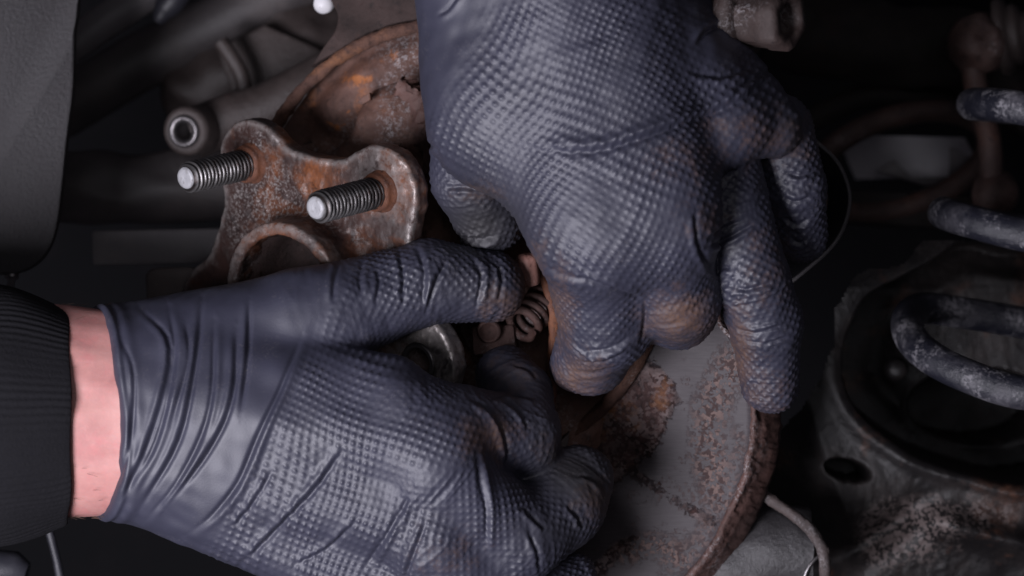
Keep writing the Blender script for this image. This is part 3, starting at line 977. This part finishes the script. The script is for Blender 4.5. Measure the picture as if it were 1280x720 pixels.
# ------------------------------------------------------------------ stabiliser link, right
sl = thing('stabiliser_link', 'dark rusty stabiliser link with round joint at the upper right', 'stabiliser link', A(1225, 120, -330))
v, f = lathe(A(1222, 55, -330), (-0.55, -0.15, 0.8), [(0.5, -40), (36, -40), (42, -20), (42, 10), (34, 24), (20, 28), (18, 34), (0.5, 34)], 40)
v = v + wave_noise(v, 18, 24, 71)[:, None] * 1.6
obj('upper_joint', v, f, M['link'], sl)
v, f = lathe(A(1258, 45, -350), (0.9, 0.15, 0.3), [(0.5, -12), (52, -12), (56, -4), (50, 4), (42, 6), (44, 14), (38, 22), (30, 24), (26, 80), (0.5, 80)], 40)
obj('washer', v, f, M['dusty'], sl)
v, f = tube(smooth_line([A(1216, 85, -330), A(1222, 120, -330), A(1236, 170, -330), A(1240, 225, -330)], 8), 17, 18)
obj('rod', v, f, M['link'], sl)
v, f = lathe(A(1244, 240, -330), (-0.2, 0.3, 0.9), [(0.5, -30), (28, -30), (33, -10), (30, 14), (14, 24), (0.5, 26)], 32)
obj('lower_joint', v, f, M['link'], sl)

# ------------------------------------------------------------------ bright sheet in the oval opening
op = thing('oval_bracket', 'dark oval bracket ring around a bright opening behind the upper hand', 'bracket', A(1130, 195, -500))
th = np.linspace(0, 2 * math.pi, 72, endpoint=False)
ring = np.array([A(1125 + 108 * math.cos(t) + 20 * math.sin(t), 202 - 62 * math.sin(t) - 14 * math.cos(t), -500) for t in th])
ring = np.vstack([ring, ring[:1]])
v, f = tube(ring, 17, 12, cap=False)
obj('ring', v, f, M['link'], op)
hs = thing('heat_shield', 'bright silver heat shield sheet seen through the oval bracket', 'heat shield', A(1150, 195, -620))
gx, gy = np.meshgrid(np.linspace(0, 1, 30), np.linspace(0, 1, 16), indexing='ij')
V = np.stack([A(1046 + 160 * a_q + 24 * b_q, 168 + 44 * a_q * (1 - 0.2 * b_q) + 56 * b_q - 40 * a_q, -640 + 90 * math.sin(3.4 * a_q - 0.4) - 30 * b_q) for a_q, b_q in zip(gx.ravel(), gy.ravel())])
f = grid_faces(30, 16)
V2 = V - np.array([0, 0, 8.0])
n_ = len(V)
obj('sheet', np.vstack([V, V2]), np.vstack([f[:, ::-1], f + n_]), M['silver'], hs)
v, f = slab([A(*p, -590) for p in ((1096, 214), (1165, 172), (1215, 196), (1196, 224), (1160, 232))], 14, 4)
obj('fold', v, f, M['rail'], hs)
cm = thing('cross_member', 'very dark cross member running along the top right', 'cross member', A(1150, 80, -480))
v, f = tube(smooth_line([A(960, 30, -560), A(1060, 48, -560), A(1180, 62, -560), A(1330, 66, -560)], 8), 62, 26)
v = v + wave_noise(v, 70, 14, 84)[:, None] * 4
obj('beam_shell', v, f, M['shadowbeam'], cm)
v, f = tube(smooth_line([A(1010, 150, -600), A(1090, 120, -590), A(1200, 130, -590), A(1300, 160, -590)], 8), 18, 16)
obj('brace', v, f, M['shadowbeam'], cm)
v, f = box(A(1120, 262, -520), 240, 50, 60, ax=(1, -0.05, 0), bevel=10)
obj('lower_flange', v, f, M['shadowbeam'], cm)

# ------------------------------------------------------------------ left background
lp = thing('liner_panel', 'grey speckled plastic liner panel with rounded lower end at the upper left', 'panel', A(40, 150, -120))
outl = [(-160, -160), (102, -160), (98, 0), (93, 40), (91, 110), (84, 170), (77, 235), (70, 285), (58, 316), (38, 335), (10, 343), (-60, 345), (-160, 345)]
v, f = slab(smooth_line([A(*p, -120) for p in outl], 4), 16, 5)
obj('panel_face', v, f, M['liner'], lp)
v, f = lathe(A(14, 352, -135), (0.1, 1, 0), [(0.5, -30), (5, -30), (5, 2), (9, 4), (9, 14), (0.5, 15)], 20)
obj('clip_stud', v, f, M['steel'], lp)

ra = thing('rear_link', 'dusty brown link arm ending in a hollow steel bushing', 'link', A(230, 163, -300))
bx = nrm((-0.30, -0.12, 0.95)); o0 = A(231, 164, -280)
v, f = lathe(o0, bx, [(34, -70), (34, -6), (31, 0), (24, 2), (20, -2)], 48)
obj('bushing_shell', v, f, M['dusty'], ra)
v, f = lathe(o0, bx, [(23, -4), (22, 5), (19, 7), (13, 5), (12, 0), (12, -50), (0.5, -50)], 48)
obj('sleeve', v, f, M['steel'], ra)
v, f = tube(smooth_line([A(240, 168, -340), A(290, 148, -345), A(340, 132, -350), (A(420, 90, -360))], 8), [36] * 25, 24)
obj('link_tube', v, f, M['dusty'], ra)

bm_ = thing('axle_beam', 'broad dark axle beam lying behind the wheel hub', 'beam', A(180, 240, -420))
path = smooth_line([A(50, 232, -430), A(120, 236, -430), A(200, 234, -430), A(330, 226, -430), A(460, 215, -430)], 8)
v, f = tube(path, 52, 28)
v = v + wave_noise(v, 70, 14, 81)[:, None] * 2.5
obj('beam_tube', v, f, M['beam'], bm_)
fb = thing('flat_bar', 'flat grey bar between the axle beam and the glove', 'bar', A(190, 305, -330))
v, f = box(A(230, 308, -340), 250, 48, 34, ax=(1, 0.02, 0), bevel=5)
obj('bar_body', v, f, M['rail'], fb)
bl = thing('cast_bracket', 'small brown cast bracket behind the glove below the hub', 'bracket', A(212, 352, -200))
v, f = slab(smooth_line([A(*p, -160) for p in ((181, 344), (190, 336), (215, 334), (243, 335), (262, 350), (262, 400), (184, 400))], 4), 40, 5)
obj('bracket_body', v, f, M['dusty'], bl)
sr = thing('support_rail', 'pale dusty rail slanting across the upper left corner', 'rail', A(140, 25, -420))
v, f = tube([A(84, 62, -420), A(130, 28, -425), A(200, -18, -430), A(260, -60, -430)], [24, 26, 24, 24], 18)
obj('rail_tube', v, f, M['rail'], sr)
dk = thing('frame_rail', 'dark frame rail slanting under the pale rail', 'rail', A(170, 90, -520))
v, f = tube([A(70, 140, -540), A(170, 80, -540), A(330, 0, -540), A(430, -60, -540)], 44, 20)
obj('rail_tube', v, f, M['beam'], dk)
pd = thing('curved_bracket', 'blue grey curved bracket hanging at the top edge', 'bracket', A(205, 12, -400))
v, f = tube(smooth_line([A(232, -50, -400), A(222, -10, -400), A(206, 12, -400), A(196, 28, -400)], 6), [20] * 10 + [19, 18, 17, 15, 13, 12, 11, 9, 7], 16)
obj('bracket_body', v, f, M['bluegrey'], pd)
hz = thing('rubber_hose', 'short dusty rubber hose stub above the link arm', 'hose', A(300, 80, -420))
v, f = tube(smooth_line([A(276, 52, -420), A(290, 72, -420), A(303, 98, -425), A(306, 130, -430)], 8), 11, 16)
obj('hose_tube', v, f, M['dusty'], hz)
kn = thing('knuckle_casting', 'dim dusty casting lump behind the hose stub', 'casting', A(340, 70, -560))


def lump(P):
    a = cone(P, A(250, 110, -560), A(380, 70, -560), 60, 70)
    return smin(a, cone(P, A(330, 20, -560), A(430, 60, -560), 40, 60), 30)


V, Q = mesh_sdf(lump, (-560, 140, -720), (-80, 540, -430), 9)
N = vnormals(V, Q); V = V + N * wave_noise(V, 60, 20, 91)[:, None] * 4
obj('casting_body', V, Q, M['dusty'], kn)
tb = thing('gusset_bracket', 'dusty folded gusset bracket behind the link arm', 'bracket', A(330, 160, -470))
v, f = slab([A(*p, -470) for p in ((270, 60), (330, 30), (400, 60), (420, 140), (360, 200), (300, 150))], 30, 8)
obj('gusset_plate', v, f, M['dusty'], tb)
wc = thing('white_cap', 'small white plastic cap at the top edge beside the rusty neck', 'cap', A(404, 6, -120))
v, f = lathe(A(405, 4, -130), (-0.3, -0.5, 0.8), [(0.5, -16), (13, -14), (14, 0), (11, 9), (0.5, 13)], 28)
obj('cap_body', v, f, M['white'], wc)
ln = thing('bleed_pipe', 'thin grey pipe below the sleeve at the lower left', 'pipe', A(66, 690, -200))
v, f = tube([A(52, 630, -200), A(62, 665, -200), A(72, 705, -200), A(84, 770, -200)], 5.5, 12)
obj('pipe', v, f, M['bluegrey'], ln)
bb = thing('blue_hose', 'blue grey hose end at the bottom left corner', 'hose', A(5, 710, -150))
v, f = tube([A(-60, 712, -150), A(-20, 710, -150), A(20, 712, -150), A(34, 716, -150)], [26, 26, 24, 14], 20)
obj('hose_tube', v, f, M['bluegrey'], bb)


# ------------------------------------------------------------------ the mechanic: two gloved hands, bare wrist, knitted cuff
PITCH = 6.4


def lattice(u, v, q=PITCH):
    c = np.cos(math.pi * u / q) * np.cos(math.pi * v / q)
    return 0.72 * np.clip(c, 0, 1) ** 1.1 + 0.28 * (0.5 + 0.5 * c)


def build_glove(name, palm, fingers, lo, hi, parent, theta, wrinkles, dirt, grime_shade, smooth_fn, cut=None, kp=45, kfs=(26, 26, 26, 26, 26), folds_seed=0, label=None, crease=1.6):
    palm = [(A(*a), A(*b), ra, rb, fl) for a, b, ra, rb, fl in palm]
    fing = []
    for ch in fingers:
        fing.append([(A(*ch[i][:3]), A(*ch[i + 1][:3]), ch[i][3], ch[i + 1][3]) for i in range(len(ch) - 1)])

    def sdf(P):
        d = None
        for a, b, ra, rb, fl in palm:
            x = cone(P, a, b, ra, rb, fl)
            d = x if d is None else smin(d, x, kp)
        fl_ = []
        for ch in fing:
            c = None
            for a, b, ra, rb in ch:
                x = cone(P, a, b, ra, rb)
                c = x if c is None else smin(c, x, 14)
            fl_.append(c)
        for c, kk in zip(fl_, kfs): d = smin(d, c, kk)
        if cut is not None: d = smax(d, cut(P), 3)
        return d

    V, Q = mesh_sdf(sdf, lo, hi, 3.0)
    V, Q = subdivide(V, Q)
    N = vnormals(V, Q)
    P = [V[:, 0], V[:, 1], V[:, 2]]
    # which bone owns each vertex
    dist, pat, wr_ = [], [], []
    dp = None
    for a, b, ra, rb, fl in palm:
        x = cone(P, a, b, ra, rb, fl)
        dp = x if dp is None else np.minimum(dp, x)
    ct, st = math.cos(theta), math.sin(theta)
    warp = wave_noise(V, 210, 12, folds_seed + 3) * 7.0
    # palm coordinates follow the skin: arc length grows where the surface turns away
    U0 = V[:, 0] * ct + V[:, 1] * st + warp; W0 = -V[:, 0] * st + V[:, 1] * ct + wave_noise(V, 200, 12, folds_seed + 4) * 7.0
    dist.append(dp - 4); pat.append(lattice(U0, W0)); wr_.append(np.zeros(len(V)))
    for ch in fing:
        L0 = 0
        for a, b, ra, rb in ch:
            ax, eu, ev = frame(b - a)
            ref = np.array([0, 0, 1.0]); ref = ref - (ref @ ax) * ax; ref = nrm(ref); e2 = np.cross(ax, ref)
            q = V - a
            t = q @ ax
            an = np.arctan2(q @ e2, q @ ref)
            L = np.linalg.norm(b - a)
            rm = ra + (rb - ra) * 0.5
            dist.append(cone(P, a, b, ra, rb)); pat.append(lattice(t + L0, an * rm, PITCH * 0.95))
            fold = np.stack([(t + L0) * 1.0, an * rm * 0.22, np.full(len(V), 40.0 * len(dist))], 1)
            nz_ = wave_noise(fold, 15, 18, folds_seed + 40 + len(dist))
            j_ = np.exp(-((t - L) / 20) ** 2) + np.exp(-(t / 20) ** 2) + 0.18
            wr_.append((0.35 - np.abs(nz_)) * crease * np.clip(j_, 0, 1))
            L0 += L
    dist = np.stack(dist); w = np.exp(-np.clip(dist - dist.min(0), 0, 60) / 5.0); w /= w.sum(0)
    pattern = (np.stack(pat) * w).sum(0); wrk = (np.stack(wr_) * w).sum(0)
    S = screen(V)
    front = np.clip((N[:, 2] + 0.35) / 0.4, 0, 1)
    sm = smooth_fn(S)
    vary = np.clip(0.85 + 0.5 * wave_noise(V, 75, 14, folds_seed + 5), 0.42, 1.3)
    disp = 1.7 * pattern * (1 - sm) * vary + wrk
    disp += wave_noise(V, 80, 20, folds_seed + 1) * 0.9 + wave_noise(V, 26, 20, folds_seed + 2) * 0.45
    for pts, dep, wid, lipv in wrinkles:
        pl = smooth_line(pts, 5)
        sel, dd, sd, tt = poly_dist(S, pl, wid * 5)
        tp = np.clip(np.sin(math.pi * np.clip(tt, 0.02, 0.98)) * 1.5, 0, 1) * front[sel]
        x = dd * sd
        prof = -dep * np.exp(-(dd / wid) ** 2)
        prof += abs(lipv) * np.exp(-((x - math.copysign(wid * 2.1, lipv)) / (wid * 1.5)) ** 2)
        disp[sel] += prof * tp
    if cut is not None:
        dc = cut(P)
        disp += 4.0 * np.exp(-((dc + 5) / 4.0) ** 2)
        disp += 2.2 * np.exp(-((dc + 18) / 7.0) ** 2)
    V2 = V + N * disp[:, None]
    at = {}
    for key, spots in (('dirt', dirt), ('grime', grime_shade)):
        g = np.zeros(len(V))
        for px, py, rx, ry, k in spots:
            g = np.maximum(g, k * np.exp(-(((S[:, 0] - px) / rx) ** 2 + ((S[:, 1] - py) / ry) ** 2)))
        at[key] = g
    return obj(name, V2, Q, M['glove'], parent, attrs=at, label=label)


def sstep(x, a, b):
    t = np.clip((x - a) / (b - a), 0, 1)
    return t * t * (3 - 2 * t)


person = thing('person', 'mechanic with black textured gloves, bare wrist and black knitted cuff working on the brake', 'person', A(300, 500, 120))

# ---- hand reaching in from the left
wristc = A(140, 514, 150)


def cuff_cut(P):
    fr = np.clip((P[2] - 150) / 95, -1, 1)
    sx = P[0] / (1 - P[2] / D) + 640
    y = 360 - P[1] / (1 - P[2] / D)
    edge = 122 + 34 * fr - 10 * np.sin((y - 380) / 270 * 2 * math.pi) * 0.4
    return (edge - sx) * 0.9


L_palm = [
    ((60, 455, 150), (482, 496, 182), 66, 50, 1.0),
    ((60, 490, 155), (545, 560, 205), 68, 56, 1.0),
    ((60, 525, 155), (540, 650, 188), 68, 54, 1.0),
    ((60, 552, 150), (150, 572, 150), 66, 66, 1.0),
    ((150, 572, 145), (520, 742, 145), 66, 54, 1.0),
    ((160, 450, 132), (400, 396, 128), 67, 59, 1.0),
]
L_fing = [
    [(380, 397, 128, 58), (440, 384, 120, 56), (535, 352, 104, 50), (610, 358, 88, 44)],
    [(505, 522, 195, 52), (575, 536, 172, 51), (647, 546, 125, 50), (648, 492, 84, 40), (632, 468, 62, 36)],
    [(545, 590, 205, 56), (646, 674, 164, 53), (706, 630, 122, 49), (724, 600, 100, 43)],
    [(540, 680, 190, 52), (640, 765, 150, 48), (715, 722, 92, 30)],
    [(510, 760, 165, 50), (600, 850, 120, 44), (660, 860, 80, 34)],
]
L_wr = [
    ([(174, 384), (213, 435), (187, 551), (143, 640)], 3.4, 3.2, 2.2),
    ([(211, 384), (218, 445), (195, 551), (158, 616)], 3.6, 3.2, -2.4),
    ([(253, 372), (246, 445), (224, 551), (174, 638)], 4.0, 3.4, 2.6),
    ([(268, 400), (262, 509), (228, 593), (185, 648)], 3.4, 3.0, -2.2),
    ([(296, 410), (291, 498), (260, 567), (206, 636)], 3.8, 3.2, 2.6),
    ([(312, 372), (310, 445), (301, 520)], 3.0, 3.0, 2.0),
    ([(378, 420), (353, 480), (322, 547), (298, 603), (268, 642), (238, 666)], 4.4, 3.4, -3.2),
    ([(433, 556), (398, 607), (358, 650), (322, 687), (296, 710)], 4.2, 3.4, 3.2),
    ([(516, 612), (490, 658), (455, 712)], 3.2, 3.2, -2.4),
    ([(534, 650), (515, 697), (505, 730)], 3.0, 3.0, 2.2),
    ([(343, 585), (314, 633), (288, 662)], 2.6, 2.8, 1.8),
    ([(449, 648), (408, 687), (364, 708)], 2.6, 2.8, 1.8),
    ([(150, 420), (168, 470), (162, 560), (140, 620)], 2.4, 2.6, 1.8),
    ([(232, 400), (236, 450), (214, 530)], 2.0, 2.6, 1.5),
    ([(497, 310), (504, 345), (503, 382)], 3.0, 3.0, 2.0),
    ([(520, 304), (530, 340), (527, 392)], 3.4, 3.2, -2.4),
    ([(560, 322), (546, 350), (530, 396)], 3.2, 3.0, 2.6),
    ([(588, 322), (602, 345), (594, 388)], 2.8, 3.0, -2.4),
    ([(612, 318), (628, 345), (620, 385)], 2.2, 2.8, 1.8),
    ([(425, 326), (418, 350), (417, 380)], 2.2, 3.0, 1.6),
    ([(455, 322), (450, 345), (452, 372)], 2.2, 3.0, -1.6),
    ([(470, 330), (474, 355), (468, 385)], 2.0, 2.6, 1.5),
    ([(585, 495), (618, 520), (634, 560), (632, 590)], 3.0, 3.0, 3.0),
    ([(618, 495), (648, 512), (662, 540)], 2.2, 2.6, 2.6),
    ([(610, 500), (640, 492), (672, 500)], 2.0, 2.4, 1.8),
    ([(640, 455), (660, 462), (672, 475)], 1.8, 2.4, 1.5),
    ([(596, 560), (600, 600), (608, 640), (606, 690)], 3.4, 3.4, -3.0),
    ([(650, 632), (668, 650), (682, 662)], 2.2, 2.6, 2.6),
    ([(708, 632), (722, 645), (729, 664)], 2.2, 2.6, 2.6),
    ([(718, 594), (740, 598), (756, 614)], 1.8, 2.4, 2.0),
    ([(660, 660), (672, 690), (675, 720)], 2.4, 2.8, 1.8),
]
L_dirt = [(640, 385, 45, 34, 0.7), (610, 545, 45, 30, 0.75), (640, 470, 40, 36, 0.45), (745, 625, 30, 34, 0.7), (690, 560, 30, 24, 0.4), (560, 690, 70, 40, 0.25), (655, 350, 16, 30, 0.6), (320, 660, 60, 40, 0.1)]
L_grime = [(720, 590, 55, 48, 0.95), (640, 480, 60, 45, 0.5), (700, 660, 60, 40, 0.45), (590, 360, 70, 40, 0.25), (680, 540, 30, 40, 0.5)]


def L_smooth(S):
    x, y = S[:, 0], S[:, 1]
    line = x - (y - 360) * -0.52 - 430          # dots start right of a line that slants back towards the wrist
    a = 1 - sstep(line, -18, 22)
    tips = np.exp(-(((x - 640) / 46) ** 2 + ((y - 475) / 40) ** 2)) + np.exp(-(((x - 725) / 40) ** 2 + ((y - 596) / 40) ** 2))
    return np.clip(a + tips, 0, 1)


gl = build_glove('glove', L_palm, L_fing, A(40, 960, 0) + np.array([0, 0, -40]), A(800, 270, 330) + np.array([0, 0, 0]), person, 0.45, L_wr, L_dirt, L_grime, L_smooth, cuff_cut, folds_seed=100, crease=1.0,
                 label='black glove pinching with thumb and finger, coming from the left')

# ---- bare forearm
xs = np.linspace(-420, 330, 70)
th = np.linspace(0, 2 * math.pi, 72, endpoint=False)
X, T = np.meshgrid(xs, th, indexing='ij')
ry = np.interp(xs, [-420, 0, 90, 330], [150, 139, 132, 112])[:, None]; rz = np.interp(xs, [-420, 0, 90, 330], [110, 96, 89, 62])[:, None]
cy = np.interp(xs, [-420, 90, 330], [516, 514, 520])[:, None]
hh = 150 + rz * np.cos(T)
V = np.stack([(X - 640) * (1 - 150 / D), (360 - cy) * (1 - 150 / D) + ry * (1 - 150 / D) * np.sin(T), hh], -1).reshape(-1, 3)
V = V + wave_noise(V * np.array([0.25, 1, 1]), 34, 14, 140)[:, None] * np.array([0, 1.0, 1.6]) + wave_noise(V * np.array([1, 0.2, 0.2]), 9, 20, 141)[:, None] * np.array([0, 0.0, 0.28])
obj('forearm', V, grid_faces(len(xs), len(th), wrap_v=True), M['skin'], person)
hp = []
for i in range(44):
    x0 = random.uniform(62, 135); t0_ = random.choice([random.uniform(-1.75, -0.5), random.uniform(-1.75, -0.9), random.uniform(-0.6, 1.7)])
    dx = random.uniform(6, 15); dt = random.uniform(-0.06, 0.06)
    pts = []
    for q in (0, 0.5, 1.0):
        lift = 2.2 * q * q + 0.4
        r_y, r_z = 133 + lift, 90 + lift
        tt_ = t0_ + dt * q
        pts.append(((x0 + dx * q - 640) * 0.95, (360 - 514) * 0.95 + r_y * 0.95 * math.sin(tt_), 150 + r_z * math.cos(tt_)))
    hp.append(tube(pts, [0.26, 0.22, 0.1], 4, cap=False))
v, f = join(hp)
M['hair'] = grime('brown_arm_hair', (0.10, 0.06, 0.045), (0.13, 0.08, 0.06))
o = obj('arm_hair', v, f, M['hair'], person)
o['kind'] = 'stuff'
# ---- knitted cuff: ribs run along the arm, the end is folded in
prof = []
nth = 1000
th = np.linspace(0, 2 * math.pi, nth, endpoint=False)
stations = [(-460, 190, 140), (-200, 178, 130), (-60, 170, 122), (0, 164, 117), (40, 152, 108), (68, 141, 100), (77, 137.5, 97), (80, 135, 95), (78, 132, 92), (60, 130, 90)]
st = smooth_line([(a, b, c) for a, b, c in stations], 5)
V = []
for (x, ry, rz) in st:
    rib = 0.42 * (0.7 + 0.5 * np.sin(th * 9 + x * 0.01)) * np.sign(np.sin(th * 100)) * np.abs(np.sin(th * 100)) ** 0.6
    xx = x + 3 + 24 * np.cos(th) * (x > -300) + 1.2 * np.sin(th * 7)
    V.append(np.stack([(xx - 640) * (1 - 150 / D), (360 - 520) * (1 - 150 / D) + (ry + rib) * (1 - 150 / D) * np.sin(th), 150 + (rz + rib) * np.cos(th)], -1))
V = np.stack(V).reshape(-1, 3)
V = V + wave_noise(V, 110, 14, 150)[:, None] * np.array([0, 2.2, 2.2])
obj('sleeve', V, grid_faces(len(st), nth, wrap_v=True), M['knit'], person)

# ---- hand reaching down from the top
T_palm = [
    ((640, -330, 215), (748, 286, 240), 110, 70, 1.1),
    ((650, -330, 200), (815, 235, 245), 104, 76, 1.15),
    ((595, -260, 160), (903, 154, 212), 84, 54, 1.1),
    ((660, -210, 120), (966, 158, 178), 56, 35, 1.0),
    ((640, 110, 200), (712, 232, 215), 86, 72, 1.1),
    ((623, -20, 180), (622, 150, 178), 100, 84, 1.1),
    ((750, 288, 235), (830, 292, 240), 66, 62, 1.0),
]
T_fing = [
    [(745, 285, 225, 70), (758, 405, 160, 54), (738, 448, 110, 44), (720, 458, 76, 32)],
    [(815, 262, 235, 68), (849, 375, 190, 47), (846, 388, 150, 44), (836, 380, 110, 38)],
    [(900, 190, 168, 44), (915, 268, 180, 45), (940, 352, 178, 44), (957, 405, 160, 42), (963, 482, 122, 35)],
    [(975, 160, 140, 40), (992, 235, 132, 37), (1002, 298, 96, 30)],
    [(588, 130, 130, 48), (588, 225, 105, 47), (612, 275, 74, 42)],
]
T_wr = [
    ([(972, 74), (943, 113), (900, 138), (857, 154), (800, 174), (740, 190), (660, 188)], 3.6, 4.6, 4.6),
    ([(964, 88), (932, 104), (915, 124)], 3.2, 3.0, -2.8),
    ([(925, 24), (887, 38), (870, 58)], 4.0, 3.4, 3.4),
    ([(895, 5), (915, 40), (945, 62)], 3.0, 3.2, 2.4),
    ([(860, 90), (900, 96), (940, 84)], 2.4, 3.0, 2.0),
    ([(718, 346), (752, 356), (790, 369), (812, 376)], 3.4, 3.0, -2.6),
    ([(868, 262), (873, 306), (893, 345)], 3.4, 3.0, 2.2),
    ([(878, 312), (912, 297), (944, 279)], 2.8, 2.6, 2.4),
    ([(884, 300), (905, 285), (930, 276)], 2.0, 2.4, -1.6),
    ([(893, 345), (905, 335), (918, 338)], 2.0, 2.4, 1.8),
    ([(905, 352), (930, 362), (972, 352)], 2.2, 2.6, 2.0),
    ([(918, 408), (945, 416), (985, 404)], 2.0, 2.4, -1.8),
    ([(926, 424), (955, 430), (990, 420)], 1.6, 2.2, 1.4),
    ([(806, 372), (806, 400), (800, 432)], 3.0, 2.6, 1.0),
    ([(980, 215), (1000, 220), (1018, 214)], 2.4, 2.6, 2.0),
    ([(975, 245), (995, 252), (1018, 244)], 2.2, 2.6, -2.0),
    ([(978, 270), (996, 280), (1014, 272)], 2.2, 2.6, 2.0),
    ([(985, 296), (998, 304), (1010, 298)], 2.0, 2.4, 1.8),
    ([(728, 440), (760, 436), (790, 420)], 2.2, 2.8, 2.2),
    ([(722, 452), (752, 452), (784, 440)], 2.0, 2.6, -1.8),
    ([(715, 465), (742, 466), (768, 458)], 1.8, 2.4, 1.6),
    ([(680, 330), (705, 345), (740, 352)], 1.8, 3.0, 1.2),
    ([(556, 236), (580, 234), (602, 238)], 2.4, 2.6, 2.0),
    ([(570, 296), (600, 300), (626, 292)], 2.6, 2.8, 2.6),
    ([(596, 310), (616, 312), (640, 302)], 2.2, 2.6, -2.0),
    ([(545, 20), (560, 10), (575, -10)], 2.0, 2.6, 1.5),
    ([(532, 180), (545, 186), (552, 196)], 2.2, 2.6, 1.6),
    ([(700, 60), (760, 40), (820, 0)], 1.4, 7.0, 1.2),
]
T_dirt = [(850, 398, 48, 34, 1.0), (700, 390, 22, 60, 0.75), (725, 470, 40, 28, 0.95), (925, 440, 22, 60, 0.85), (950, 490, 40, 40, 0.55), (860, 200, 60, 36, 0.4), (970, 170, 70, 40, 0.5), (880, 270, 40, 30, 0.4), (960, 330, 40, 60, 0.35), (600, 240, 40, 14, 0.5), (672, 330, 14, 40, 0.6), (905, 165, 50, 30, 0.4)]
T_shade_grime = [(600, 285, 60, 50, 1.0), (1000, 150, 40, 60, 0.3)]  # thumb spot is shade painted into the glove colour


def T_smooth(S):
    x, y = S[:, 0], S[:, 1]
    d = np.hypot((x - 730) / 1.0, (y - 120) / 1.0)
    a = sstep(np.hypot((x - 505) / 95, (y + 10) / 130), 0.85, 1.35)
    b = sstep((y - 8) + (x - 620) * 0.10 + np.clip((x - 800) * -0.35, -60, 0), -14, 16)
    c = 1 - sstep(x, 520, 556)
    e = 1 - np.exp(-(((x - 900) / 60) ** 2 + ((y - 60) / 42) ** 2) * 1.2)
    m = np.minimum(a, b) * e
    return np.clip(1 - m + c, 0, 1)


gt = build_glove('glove', T_palm, T_fing, np.array([-160, -190, -10.]), np.array([420, 640, 380.]), person, 0.30, T_wr, T_dirt, T_shade_grime, T_smooth, None, kp=55, kfs=(30, 22, 7, 6, 8), folds_seed=200,
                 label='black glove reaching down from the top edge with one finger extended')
